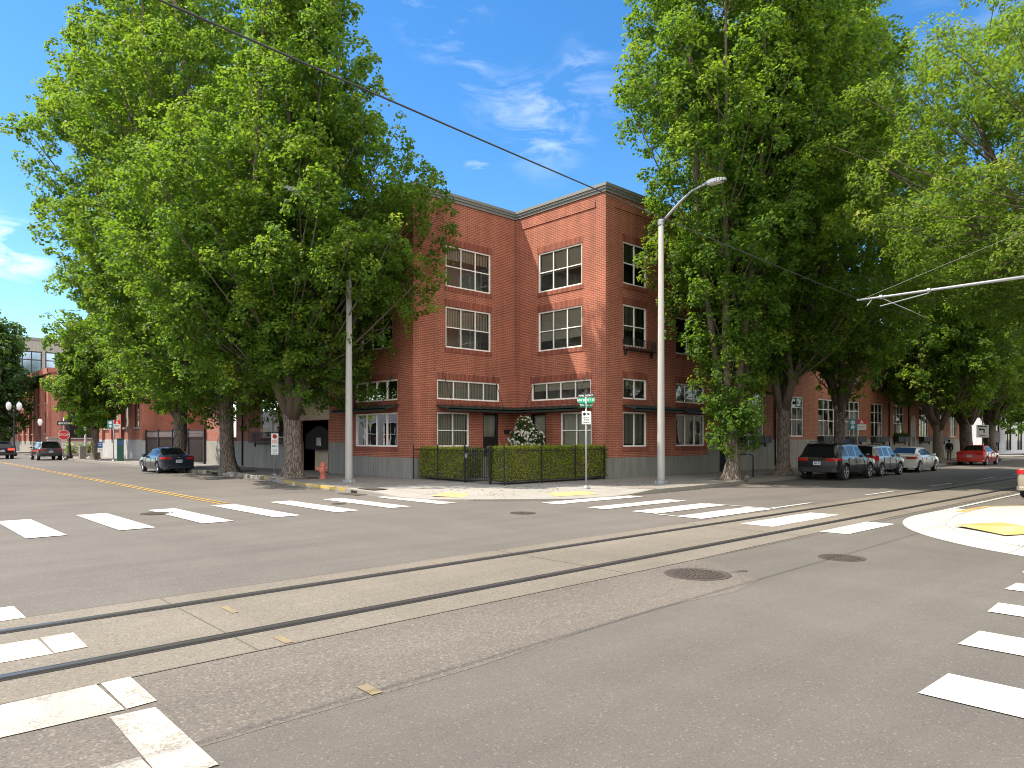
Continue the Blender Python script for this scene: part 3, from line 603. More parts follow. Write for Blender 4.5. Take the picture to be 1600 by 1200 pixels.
# projecting brick panels under the coping
for f, a, b in ((fB, by(23.95), by(19.5)), (fC, cx(23.5), cx(31))):
    mb = MB(); f.box(mb, a, b, -.02, .035, 11.52, 11.75); f.B(mb, 'string_course', 'brick')
mb = MB(); fA.box(mb, ax(XB) - .035, ax(XB) - .015, -.0, .012, 4.9, 12.0); fA.B(mb, 'movement_joint', 'joint')
c1 = fA.canopy(ax(18.35), ax(XB) - .002, 3.25, .85, rods=(ax(18.7), ax(21.6)), end_b=-.84); fB.canopy(.002, by(19.7), 3.25, .85, rods=(by(23), by(19.95)), end_a=.84)
fC.canopy(cx(24.1), cx(27.6), 3.25, .7, rods=(cx(24.3), cx(25.7)), rod_top=1.3); fC.canopy(cx(28.0), cx(31.3), 3.25, .7, rods=(cx(28.2), cx(30.4)), rod_top=1.3); fL.canopy(ly(25.4), ly(29.9), 3.25, .7, rods=(ly(25.9), ly(28.7)), rod_top=1.3)
fC.window_box(cx(24.1), cx(26.2), 5.62, .42, .3, rail=True)
mb = MB(); fA.box(mb, ax(22.25), ax(22.6), .0, .12, 2.05, 2.2); fA.B(mb, 'wall_lamp', 'black_iron')
mb = MB(); mb.tube([(26.85, YC - .06, 1.0), (26.85, YC - .06, 12.0)], .045, 8); fC.B(mb, 'downpipe', 'brick', smooth=True)
# entrance opening in the left facade
mb = MB(); fL.box(mb, ly(31.5), ly(34.4), -.9, -.8, .1, 1.25); fL.B(mb, 'entrance_wall', 'stucco')
mb = MB(); fL.box(mb, ly(31.35), ly(34.9), -.02, .03, 2.74, 4.45); fL.box(mb, ly(34.42), ly(34.85), .0, .08, 1.64, 2.73); fL.B(mb, 'stucco_panel', 'stucco')
mb = MB(); n = 14
for i in range(n):
    q0, q1 = ly(31.5) + 2.9 * i / n, ly(31.5) + 2.9 * (i + 1) / n; f = lambda q: 2.05 + .38 * (.5 + .5 * math.cos((q - ly(32.95)) / 1.45 * math.pi)) ** .8
    fL.box(mb, q0, q1, -.32, -.27, 1.25, f((q0 + q1) / 2))
g = fL.B(mb, 'gate', 'hollow_black'); mb = MB(); fL.box(mb, ly(32.75), ly(33.2), -.27, -.255, 1.45, 1.85); fL.B(mb, 'notice', 'pole_concrete', g)
mb = MB(); fL.box(mb, ly(31.5), ly(34.4), -2.5, -2.4, .1, 2.8); fL.B(mb, 'entrance_back', 'hollow_black')

# --- second brick building on the left street --------------------------------
sb = thing('brick_building', (XL, 42, 0), 'plain red brick building with a tall pale base right of the iron courtyard fence', 'building')
f = Face(sb, (XL + .1, 35.2), (0, 1), (-1, 0), 0, 12.6, 'old_brick'); yy = lambda Y: Y - 35.2
f.window(yy(36.6), yy(39.6), 1.85, 4.1, 2, (0, .55, 1), .2); f.window(yy(43.0), yy(45.6), 1.85, 4.1, 3, (0, .55, 1), .2)
for y0 in (36.8, 40.6, 44.2): f.window(yy(y0), yy(y0 + 2), 5.6, 7.4, 3, (0, .5, 1), .3)
f.wall(.14, 10.2, 1.65, 'old_base'); f.window_box(yy(36.3), yy(40.2), 1.6, .55, .45, rail=True)
mb = MB(); f.box(mb, 0, 12.6, -.3, .12, 10.2, 10.45); f.B(mb, 'coping', 'coping')
mb = MB(); mb.box(XL + .12, 30, 35.25, 47.8, 10.1, 10.2); mb.quad((XL + .1, 47.8, 0), (30, 47.8, 0), (30, 47.8, 10.2), (XL + .1, 47.8, 10.2)); mb.quad((XL + .1, 35.2, 12), (30, 35.2, 12), (30, 35.2, 0), (XL + .1, 35.2, 0)); f.B(mb, 'roof', 'old_brick')
mb = MB(); mb.tube([(XL + .02, 41.9, .2), (XL + .02, 41.9, 10)], .05, 8); f.B(mb, 'downpipe', 'black_iron', smooth=True)

# --- old brick building with tall arched windows ------------------------------
def arched(fc, a, b, z0, z1, name='window'):
    """narrow round-headed recessed window in a proud pier frame"""
    m = (a + b) / 2; r = (b - a) / 2; pts = [(a, z0), (b, z0)] + [(m + r * math.cos(t), z1 - r + r * math.sin(t)) for t in [math.pi * k / 8 for k in range(9)]]
    P = lambda q, d, z: (fc.P[0] + fc.u[0] * q + fc.n[0] * d, fc.P[1] + fc.u[1] * q + fc.n[1] * d, z)
    mb = MB(); mb.poly([P(q, .006, z) for q, z in pts]); w = fc.B(mb, name, 'dark_door')
    mb = MB(); mb.poly([P(m + (q - m) * .7, .012, z0 + .1 + (z - z0) * .93) for q, z in pts]); fc.B(mb, 'pane', 'car_glass', w)
    mb = MB(); fc.box(mb, a - .08, b + .08, 0, .14, z0 - .16, z0 - .01); fc.B(mb, 'sill', 'old_base', w)
    return w
ob = thing('brick_building', (XL, 68, 0), 'old brick building with narrow arched windows and whitewashed base by the green kiosk', 'building')
f = Face(ob, (XL, 60.5), (0, 1), (-1, 0), 0, 16, 'old_brick'); f.wall(.14, 9.2, 1.72, 'pale_base', .05)
fs = Face(ob, (XL, 60.5), (1, 0), (0, -1), 0, 12, 'old_brick'); fs.wall(.14, 9.2, 1.72, 'pale_base', .05)
for k in range(5):
    mb = MB(); q = .25 + 3.05 * k; f.box(mb, q - .25, q + .45, 0, .22, 1.74, 8.6); f.B(mb, 'pier', 'old_brick')
    for j in range(3):
        q2 = q + .75 + .72 * j; arched(f, q2, q2 + .42, 2.75, 5.3)
        if k < 4: arched(f, q2, q2 + .42, 6.1, 8.1)
mb = MB(); f.box(mb, -.2, 16, -.2, .35, 8.6, 8.9); f.box(mb, -.3, 16, -.2, .5, 8.9, 9.3); f.B(mb, 'cornice', 'old_brick')
mb = MB(); mb.box(XL + .05, 29, 60.55, 76.4, 9.0, 9.18); mb.quad((XL, 76.5, .1), (29, 76.5, .1), (29, 76.5, 9.2), (XL, 76.5, 9.2)); f.B(mb, 'roof', 'old_brick')
# --- courtyard wall behind the fence ------------------------------------------
yb = thing('brick_building', (23, 54, 0), 'dark brick wall of a rear building seen through the iron courtyard fence', 'building')
f = Face(yb, (23, 47.8), (0, 1), (-1, 0), 0, 12.7, 'old_brick'); f.window(3.0, 4.6, 1.6, 4.2, 2, (0, .5, 1), 1., blind_mat='pale_blind'); f.window(7.4, 9.2, 2.2, 4.6, 1, (0, 1), 1.); f.wall(.1, 9, None)
mb = MB(); mb.box(23.02, 30, 47.85, 60.4, 8.8, 8.95); f.B(mb, 'roof', 'roofing')
# iron fence across the courtyard
fe = thing('iron_fence', (XL, 54, .14), 'tall black iron courtyard fence with a lattice band between two brick buildings', 'fence')
for Y in (47.95, 51.0, 54.2, 57.4, 60.4): mb = MB(); mb.box(-.06, .06, Y - 54 - .06, Y - 54 + .06, 0, 2.35); mb.build('post', 'black_iron', fe)
mb = MB()
for k in range(96): y = -6 + k * .13; mb.box(-.012, .012, y, y + .022, .08, 1.75)
mb.build('bar_panel', 'black_iron', fe)
mb = MB()
for z in (.08, 1.75, 2.2): mb.box(-.03, .03, -6, 6.4, z, z + .05)
mb.build('rail', 'black_iron', fe)
mb = MB()
for k in range(64): y = -6 + k * .19; mb.tube([(0, y, 1.78), (0, y + .3, 2.2)], .014, 4); mb.tube([(0, y + .3, 1.78), (0, y, 2.2)], .014, 4)
mb.build('lattice', 'galvanised', fe)

# --- far left brick building and the glass block behind it ---------------------
fb = thing('brick_building', (XL, 100, 0), 'far red brick building behind the stop sign with tall slit windows', 'building')
f = Face(fb, (XL, 96), (0, 1), (-1, 0), 0, 26, 'old_brick'); f.wall(.14, 9.9, 1.5, 'old_base', .05)
for k in range(6):
    mb = MB(); q = .6 + 3.9 * k; f.box(mb, q - .5, q + .5, 0, .3, 1.52, 9.0); f.B(mb, 'pier', 'old_brick')
    for j in range(3): arched(f, q + .8 + .8 * j, q + 1.3 + .8 * j, 2.4, 5.0); arched(f, q + .8 + .8 * j, q + 1.3 + .8 * j, 6.0, 8.6)
fs = Face(fb, (XL, 96), (1, 0), (0, -1), 0, 18, 'old_brick'); fs.wall(.14, 9.9, 1.5, 'old_base', .05)
arched(fs, 1.4, 4.2, 1.9, 5.4); arched(fs, 6.5, 9.2, 1.9, 5.4)
mb = MB(); fs.box(mb, 0, .9, 0, .25, 1.52, 9.3); fs.B(mb, 'pier', 'old_brick')
mb = MB(); f.box(mb, -.3, 26, -.2, .4, 9.3, 9.95); fs.box(mb, -.4, 18, -.2, .35, 9.4, 9.94); f.B(mb, 'cornice', 'old_brick')
mb = MB(); mb.box(XL + .1, 34, 96.1, 121, 9.7, 9.85); f.B(mb, 'roof', 'roofing')
gb = thing('glass_block', (22, 128, 0), 'pale office block with dark framed glass rising behind the far red brick building', 'building')
f = Face(gb, (16.5, 124), (1, 0), (0, -1), 0, 26, 'old_base')
for k in range(6): f.window(.8 + 4.1 * k, 4.5 + 4.1 * k, 10.6, 14.6, 3, (0, .7, 1), 0, False, False, .16, .14, frame='black_iron', glass='sky_glass', room=False)
f.wall(0, 16.2); f2 = Face(gb, (16.5, 124), (0, 1), (-1, 0), 0, 20, 'old_base'); f2.wall(0, 16.2)
mb = MB(); mb.box(16.4, 42.6, 123.9, 144, 16.2, 16.6); f.B(mb, 'roof', 'roofing')

# --- long brick building on the right street ------------------------------------
lb = thing('brick_building', (50, YC, 0), 'long brick building with tall white windows and black window boxes behind the parked cars', 'building')
X0 = 31.75; f = Face(lb, (X0, YC + .12), (1, 0), (0, -1), 0, 41.0, 'orange_brick'); fx = lambda X: X - X0
wins = [(34.1, 36.6), (39.25, 41.4), (43.4, 45.75), (47.4, 49.75), (51.75, 53.9), (56.0, 58.1), (61.5, 63.6), (65.4, 67.4), (69.2, 71.0)]
for i, (a, b) in enumerate(wins):
    f.window(fx(a), fx(b), 1.92, 4.25, 3, (0, .42, .74, 1), (.5, 0, .3, .6, 0, .4, 0, .5, 0)[i], True, False, soldier='orange_brick')
    f.window(fx(a) + .25, fx(b) - .25, 5.45, 7.3, 3, (0, .5, 1), (.3, .5)[i % 2], True, True, soldier='orange_brick')
f.holes.append((fx(32.0), fx(33.1), .14, 2.1))
f.wall(.14, 9.4, 1.75, 'old_base', .04, [(0, fx(32.0), 1.75), (fx(33.1), fx(59.4), 1.75), (fx(60.6), 41.0, 1.75)])
for i in (0, 2, 3, 4, 5, 6, 7): f.window_box(fx(wins[i][0]) - .15, fx(wins[i][1]) + .15, 1.62, .34, .4, plant=(i == 5), seed=i)
for i in (3, 4): f.window_box(fx(wins[i][0]) + .1, fx(wins[i][1]) - .1, 5.3, .3, .3, rail=True)
mb = MB(); f.box(mb, fx(31.76), fx(34.0), -.0, .05, 2.12, 4.5); f.B(mb, 'stucco_panel', 'stucco')
mb = MB(); P = lambda q, z, d=.05: (X0 + q, YC + .12 - d, z); m = fx(60); mb.poly([P(m - .6, .2), P(m + .6, .2)] + [P(m + .6 * math.cos(t), 3.0 + .6 * math.sin(t)) for t in [math.pi * k / 8 for k in range(9)]]); d = f.B(mb, 'door_surround', 'stucco')
mb = MB(); mb.poly([P(m - .4, .2, .06), P(m + .4, .2, .06), P(m + .4, 2.4, .06), P(m - .4, 2.4, .06)]); f.B(mb, 'door', 'dark_door', d)
for q in (37.8, 46.6, 55.0, 59.0): mb = MB(); mb.tube([(q, YC + .06, .3), (q, YC + .06, 9.2)], .05, 8); f.B(mb, 'downpipe', 'black_iron', smooth=True)
mb = MB(); f.box(mb, 0, 41, -.3, .12, 9.4, 9.65); f.B(mb, 'coping', 'coping')
mb = MB(); mb.box(X0, X0 + 41, YC + .2, 36, 9.25, 9.38); mb.quad((X0 + 41, YC + .12, 0), (X0 + 41, 36, 0), (X0 + 41, 36, 9.4), (X0 + 41, YC + .12, 9.4)); f.B(mb, 'roof', 'orange_brick')
# iron gate in the passage between the two buildings
g = thing('iron_gate', (32.55, YC + .05, .14), 'narrow black iron gate between the corner building and the long orange building', 'gate')
mb = MB()
for k in range(11): x = -.52 + k * .104; mb.box(x - .012, x + .012, -.01, .012, .05, 1.9)
for z in (.05, 1.0, 1.88): mb.box(-.54, .54, -.015, .015, z, z + .05)
mb.build('bar_panel', 'black_iron', g); mb = MB(); mb.box(-.54, .54, .25, .3, 0, 1.95); mb.build('backing', 'hollow_black', g); mb = MB(); mb.box(.3, .42, -.05, -.016, .95, 1.08); mb.build('latch', 'galvanised', g)
# --- pale building at the far right end ------------------------------------------
wb = thing('white_building', (86, 20, 0), 'pale modern building with dark glazing at the far right end of the street', 'building')
f = Face(wb, (83, 20), (1, 0), (0, -1), 0, 50, 'white_wall')
for k in range(8): f.window(2.2 + 5 * k, 3.4 + 5 * k, 3.4, 6.2, 1, (0, 1), 0, False, False, .08, frame='black_iron', glass='car_glass', room=False); f.window(4.0 + 5 * k, 6.4 + 5 * k, .5, 6.6, 2, (0, .6, 1), 0, False, False, .08, frame='black_iron', glass='car_glass', room=False)
f.wall(.14, 13); mb = MB(); f.box(mb, 3.8, 45, 0, 1.2, 6.8, 7.1); f.B(mb, 'canopy', 'window_white')
f2 = Face(wb, (83, 20), (0, 1), (-1, 0), 0, 30, 'white_wall'); f2.wall(.14, 13); mb = MB(); mb.box(83.1, 132, 20.1, 50, 12.8, 12.95); f.B(mb, 'roof', 'roofing')

# --- the opposite sides of both streets (they give the windows and cars something to mirror) ---
for nm, P, u, n, L_, lab in (('grey_building', (20, -1.6), (1, 0), (0, 1), 92, 'grey building row across the right street, mirrored in the parked cars'), ('grey_building', (-9, 28), (0, 1), (1, 0), 80, 'grey building row across the left street, mirrored in the white windows')):
    xb = thing(nm, (P[0], P[1], 0), lab, 'building'); f = Face(xb, P, u, n, 0, L_, 'old_base')
    for k in range(int(L_ / 4)):
        for z0, z1 in ((1.0, 3.6),): f.window(1 + 4 * k, 3.4 + 4 * k, z0, z1, 2, (0, .5, 1), 0, False, False, room=False, glass='car_glass')
    f.wall(0, 5.6); mb = MB(); f.box(mb, 0, L_, -8, -.02, 5.2, 5.7); f.B(mb, 'roof', 'roofing')

# ---------------------------------------------------------------- trees
def unit(a): return a / (np.linalg.norm(a, axis=-1, keepdims=True) + 1e-9)
def make_tree(name, x, y, lab, env, trunk_r, fork, n_cl, per, leaf, seed, mat='maple_leaf', limbs=7, clip=None, off=(0, 0), up=1.0, cl=(1.25, .62), lobe=.15, flat=1., group='street trees in leaf', twig=.75, base=.14, lean=(0, 0), tip_bias=0., asp=.95, tufts=18, tuft_r=.33):
    rng = np.random.default_rng(seed); root = thing(name, (x, y, base), lab, 'tree', group)
    zs = np.array([e[0] for e in env]); rs = np.array([e[1] for e in env]); H = zs[-1]
    ph = rng.uniform(0, 6.28, 6)
    def R_(z, a): return np.interp(z, zs, rs) * (1 + lobe * np.sin(2 * a + ph[0] + .25 * z) + lobe * .7 * np.sin(3 * a + ph[1] - .35 * z) + lobe * .5 * np.sin(.9 * z + ph[2]) * np.sin(a + ph[3]))
    def axis(z):  # crown axis shift with height
        t = np.clip((z - fork) / (H * .5), 0, 1); return np.stack([off[0] * t + lean[0] * z / H, off[1] * t + lean[1] * z / H], -1)
    # clump centres: rejection sampled, most of them near the envelope
    C = []; grid = np.linspace(zs[0], H, 200); w = np.interp(grid, zs, rs) ** 1.25 + .25; cdf = np.cumsum(w); cdf /= cdf[-1]
    tries = 0; dm = cl[1] * 1.15
    while len(C) < n_cl and tries < n_cl * 30:
        tries += 1; z = np.interp(rng.random(), cdf, grid); a = rng.uniform(0, 2 * np.pi); inner = rng.random() < .30
        rr = R_(z, a) * (np.sqrt(rng.random()) * .65 if inner else rng.uniform(.70, 1.0)); A = axis(np.array(z))
        p = np.array([A[0] + rr * np.cos(a), A[1] + rr * np.sin(a), z])
        if clip and not clip(*(np.array([x + p[0]]), np.array([y + p[1]]), np.array([z + base])))[0]: continue
        if C and not inner:
            dd = np.array(C) - p; dd[:, 2] *= .7
            if np.min(np.sum(dd * dd, 1)) < dm * dm * (1 if tries < n_cl * 12 else .5): continue
        C.append(p)
    C = np.array(C); n = len(C)
    A = axis(C[:, 2]); out = np.stack([C[:, 0] - A[:, 0], C[:, 1] - A[:, 1], np.zeros(n)], 1); ro = np.linalg.norm(out, axis=1); out = unit(out)
    ax_ = unit(out * .75 + np.array([0, 0, up]) + rng.normal(size=(n, 3)) * .28)
    sz = rng.uniform(.72, 1.3, n)
    # every clump carries tufts on its shell, every tuft a cap of leaves
    def frame(d): e = unit(np.cross(d, np.array([.31, .22, .92]))); return e, np.cross(d, e)
    nt = np.maximum(5, (tufts * sz ** 2 * rng.uniform(.8, 1.2, n)).astype(int)); it = np.repeat(np.arange(n), nt); m = len(it)
    v = unit(rng.normal(size=(m, 3)) + np.array([.25, 0, 0])); rad = .55 + .45 * rng.random(m) ** .6
    s1 = ax_[it]; e1, e2 = frame(s1); tap = 1 - .38 * np.clip(v[:, 0], 0, 1)
    D = s1 * (v[:, :1] * (cl[0] * sz[it] * rad)[:, None]) + e1 * (v[:, 1:2] * (cl[1] * sz[it] * rad * tap)[:, None]) + e2 * (v[:, 2:3] * (cl[1] * sz[it] * rad * tap)[:, None])
    D[:, 2] *= flat; TC = C[it] + D; TC[:, 2] -= .08 * np.linalg.norm(D[:, :2], axis=1) ** 2
    td = unit(unit(D) * .85 + np.array([-.05, .05, .6]) + rng.normal(size=(m, 3)) * .25); tr = tuft_r * rng.uniform(.7, 1.35, m); tt = rng.random(m); ct = rng.random(n)[it]
    k = np.maximum(4, (per * (tr / tuft_r) ** 1.6 * rng.uniform(.8, 1.2, m)).astype(int)); il = np.repeat(np.arange(m), k); q = len(il)
    w = unit(rng.normal(size=(q, 3)) + td[il] * .95); P = TC[il] + w * (tr[il] * (.45 + .6 * rng.random(q) ** .6))[:, None] * np.array([1, 1, .78]); P[:, 2] -= .12 * rng.random(q) ** 2
    N = unit(.75 * w + np.array([-.06, .06, .55]) + rng.normal(size=(q, 3)) * .42)
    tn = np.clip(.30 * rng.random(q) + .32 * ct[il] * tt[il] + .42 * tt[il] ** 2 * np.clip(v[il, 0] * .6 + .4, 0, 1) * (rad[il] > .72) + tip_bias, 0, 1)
    if clip: keep = clip(x + P[:, 0], y + P[:, 1], P[:, 2] + base); P, N, tn = P[keep], N[keep], tn[keep]
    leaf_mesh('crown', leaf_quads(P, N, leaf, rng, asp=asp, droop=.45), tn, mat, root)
    # trunk with root flare, limbs and branches
    tb = MB(); hz = [0, .12, .35, .8, 1.6, fork * .75, fork]; ra = [1.75, 1.45, 1.18, 1.05, 1.0, .95, 1.0]
    nseg = 18; wob = rng.uniform(-.12, .12, (7, 2)) * trunk_r * 2
    for k, (z, r) in enumerate(zip(hz, ra)):
        for j in range(nseg):
            a = 2 * math.pi * j / nseg; fl = 1 + (.22 * math.sin(5 * a + ph[0]) * max(0, 1 - z / .8) + .06 * math.sin(3 * a + ph[1] + z)) ; q = trunk_r * r * fl
            tb.v.append((q * math.cos(a) + (wob[k][0] if k > 2 else 0) + lean[0] * z / H, q * math.sin(a) + (wob[k][1] if k > 2 else 0) + lean[1] * z / H, z - .05))
    for k in range(6):
        for j in range(nseg): a = k * nseg + j; b = k * nseg + (j + 1) % nseg; tb.f.append((a, b, b + nseg, a + nseg)); tb.mi.append(0)
    tk = tb.build('trunk', 'bark', root, smooth=True)
    lb_ = MB(); LP = []
    for i in range(limbs):
        a = 2 * math.pi * (i + rng.uniform(-.3, .3)) / limbs; top = H * rng.uniform(.66, .9) if i else H * .95
        A1 = axis(np.array(top)); rr = R_(top * .85, a) * (.55 if i else .05); e_ = np.array([A1[0] + rr * math.cos(a), A1[1] + rr * math.sin(a), top]); s_ = np.array([math.cos(a) * trunk_r * .45 + lean[0] * fork / H, math.sin(a) * trunk_r * .45 + lean[1] * fork / H, fork * rng.uniform(.82, 1.0) - .1])
        A2 = axis(np.array((fork + top) / 2)); md = (s_ + e_) / 2; ro2 = R_((fork + top) / 2, a) * .52 * (1 if i else .1); md = np.array([A2[0] + ro2 * math.cos(a), A2[1] + ro2 * math.sin(a), s_[2] + (top - s_[2]) * .42])
        pts = [];
        for t in np.linspace(0, 1, 11):
            p = s_ * (1 - t) ** 2 + md * 2 * t * (1 - t) + e_ * t * t; p = p + rng.normal(size=3) * .06 * (0 < t < 1) * min(1.5, H / 14); pts.append(p)
        r0 = trunk_r * (.52 if limbs > 4 else .62); rads = [r0 * (1 - t) ** .8 + .018 for t in np.linspace(0, 1, 11)]
        lb_.tube(pts, rads, 9); LP += [(p, r) for p, r in zip(pts[1:-1], rads[1:-1])]
    LPp = np.array([p for p, _ in LP])
    for c, axd in zip(C, ax_):
        dv = LPp - c; cost = np.linalg.norm(dv[:, :2], axis=1) + np.abs((c[2] - LPp[:, 2]) - 1.1 * np.linalg.norm(dv[:, :2], axis=1)) * .9
        j = int(np.argmin(cost)); s_ = LPp[j]; mid = s_ * .45 + c * .55 + np.array([0, 0, -.12 * np.linalg.norm(c - s_)]) * twig; r = min(LP[j][1] * .45, .010 + .006 * np.linalg.norm(c - s_))
        lb_.tube([s_, s_ * .25 + mid * .75, c * .8 + mid * .2, c + axd * cl[0] * .5], [r, r * .7, r * .45, .007], 5, cap=False)
    o = lb_.build('limb', 'limb_bark', tk, smooth=True)
    return root

off_facade_l = lambda X, Y, Z: ~(((X > 16.95) & (Y > 24.2) & (Z < 12.7)) | ((X > 22.7) & (Y > 18.7) & (Z < 12.7)))
off_facade_r = lambda X, Y, Z: ~((Y > 18.7) & (X > 22.6) & (Z < 12.7))
keep_wire = lambda X, Y, Z: ~((Y < 8.6) & (Z < 6.2))

make_tree('street_tree', 13.75, 28.3, 'big maple with thick forked trunk between the small parking sign and the red hydrant', [(3.4, 1.2), (4.3, 3.2), (5.4, 4.2), (6.8, 5.0), (8.5, 5.7), (10.3, 5.7), (12, 4.6), (14, 3.2), (17, 2.1), (20, 1.8), (23, .6)], .36, 2.9, 430, 30, .13, 11, limbs=8, clip=lambda X, Y, Z: off_facade_l(X, Y, Z) & ~((X > 16.75) & (Y < 21.2)), off=(-.6, -1.8), up=.85, cl=(1.15, .88))
make_tree('street_tree', 14.1, 36.0, 'maple with plain leaning trunk in front of the pale building base, second from the hydrant', [(3.4, 1.6), (4.6, 4.0), (8, 5.6), (12, 6.0), (16, 5.2), (20, 4.2), (24, 2.6), (27, .4)], .34, 3.9, 310, 28, .14, 12, limbs=7, clip=off_facade_l, off=(-1.2, 0), up=.9, cl=(1.25, .95), lean=(-1.2, 1.0))
make_tree('street_tree', 14.1, 43.4, 'wide spreading maple whose trunk stands behind the parked dark blue sedan', [(3.4, 1.2), (5, 4.0), (8, 5.2), (12, 5.2), (16, 5.2), (19, 6.2), (21.5, 5.2), (24, 4.0), (27, 1.6)], .36, 3.5, 350, 28, .155, 13, limbs=8, clip=off_facade_l, off=(-1.2, 1.0), up=.7, cl=(1.4, 1.05), tuft_r=.36)
make_tree('small_tree', 14.5, 64.4, 'small round street tree beside the concrete block and the whitewashed building base', [(2.6, .7), (3.4, 1.9), (5, 2.5), (7.5, 2.6), (10, 2.0), (12, 1.0), (13, .3)], .27, 2.5, 80, 26, .19, 14, limbs=6, up=.6, cl=(1.0, .8), tuft_r=.36, clip=lambda X, Y, Z: ~((X > 16.8) & (Y < 76) & (Z < 10)))
make_tree('dark_tree', 13.4, 104.0, 'dark round tree at the far left edge behind the twin globe lamps', [(2.6, 1.2), (4.5, 3.0), (8, 4.0), (12, 3.6), (15, 2.2), (17, .6)], .35, 3.0, 110, 14, .38, 15, mat='dark_leaf', limbs=6, up=.6, cl=(1.8, 1.5), off=(-1.2, 0), tufts=12, tuft_r=.6)
make_tree('dark_tree', 12.8, 128.0, 'dark distant tree closing the end of the left street', [(2, 2), (5, 6.5), (10, 8), (15, 6), (19, 1)], .4, 3, 80, 13, .5, 16, mat='dark_leaf', limbs=5, up=.6, cl=(2.3, 2.0), off=(-3, 0), tufts=12, tuft_r=.8)
make_tree('street_tree', 26.05, 14.95, 'tall narrow maple with mottled trunk just right of the bare lamp post', [(1.9, .6), (3.2, 1.5), (5.5, 1.9), (8, 2.6), (11, 3.6), (14, 4.2), (17, 4.1), (20, 3.5), (23, 2.2), (25, .4)], .27, 2.7, 290, 30, .132, 21, limbs=7, clip=off_facade_r, up=1.2, cl=(1.25, .82), off=(.3, -.2))
make_tree('street_tree', 31.5, 15.45, 'tall maple with dark straight trunk left of the black parked SUV', [(4.5, .8), (5.5, 2.4), (7.5, 3.6), (11, 4.6), (15, 4.9), (19, 4.4), (23, 3.0), (26, .5)], .27, 3.4, 290, 30, .138, 22, limbs=7, clip=off_facade_r, up=1.1, cl=(1.3, .88))
make_tree('street_tree', 37.9, 15.5, 'leafy maple rising behind the black and grey SUVs with its trunk between their roofs', [(5.0, .9), (5.9, 2.8), (7.5, 4.3), (11, 5.0), (15, 5.0), (19, 4.2), (22.5, 2.4), (25, .4)], .27, 3.6, 290, 29, .142, 23, limbs=7, clip=off_facade_r, up=1.0, cl=(1.35, .92))
make_tree('street_tree', 54.4, 15.7, 'pale green street tree with a slender trunk next to the standing person', [(4.3, 1.0), (5.2, 3.2), (7, 4.8), (10, 4.7), (13, 3.8), (16, 1.8), (17.5, .3)], .31, 2.9, 170, 25, .17, 24, limbs=6, clip=off_facade_r, up=.8, cl=(1.35, 1.0), tip_bias=.06)
make_tree('street_tree', 61.4, 15.8, 'street tree with a thick dark trunk behind the parked red sedan', [(4.2, 1.2), (5.2, 3.4), (7, 4.9), (11, 5.0), (14, 4.2), (17, 2.2), (19, .3)], .42, 3.2, 150, 23, .20, 25, limbs=6, clip=off_facade_r, up=.8, cl=(1.5, 1.1), tip_bias=.08, tuft_r=.4)
make_tree('street_tree', 68.8, 16.0, 'street tree with a thick dark trunk right of the white turn sign', [(4.2, 1.2), (5.2, 3.8), (7, 5.2), (11, 5.4), (15, 4.5), (18, 2.4), (20, .3)], .42, 3.4, 155, 23, .21, 26, limbs=6, clip=off_facade_r, up=.8, cl=(1.55, 1.15), tip_bias=.05, tuft_r=.42)
make_tree('street_tree', 88, 17.0, 'tree at the far right end in front of the pale modern building', [(3.4, 1.2), (5, 4.2), (9, 6), (13, 5.8), (17, 4), (20, .5)], .35, 3.4, 110, 14, .34, 27, limbs=5, up=.8, cl=(1.9, 1.5), tufts=12, tuft_r=.6, clip=lambda X, Y, Z: ~((X > 82.5) & (Y > 19.6) & (Z < 13.5)))
# broad ash across the right street, its trunk just outside the picture
make_tree('ash_tree', 30.4, 2.2, 'broad airy yellow green tree overhanging the tram arm at the top right', [(6.0, 5.5), (7.2, 8.4), (9, 9.4), (11, 8.9), (13.2, 7.0), (15.2, 4.6), (17, 1.5)], .34, 4.0, 400, 30, .14, 31, mat='ash_leaf', limbs=9, up=.4, cl=(1.35, .95), flat=.62, off=(-.6, 1.0), clip=keep_wire, tip_bias=.06, twig=.2, asp=.5, lobe=.12)
make_tree('ash_tree', 47.5, .6, 'airy yellow green tree reaching in at the right edge below the broad one', [(5.6, 4.5), (7.2, 7.2), (9, 8.0), (11.5, 7.0), (14, 4.6), (16, 1.2)], .32, 4.0, 230, 26, .175, 32, mat='ash_leaf', limbs=8, up=.4, cl=(1.35, .95), flat=.62, tip_bias=.05, twig=.2, asp=.5, lobe=.12, clip=keep_wire)

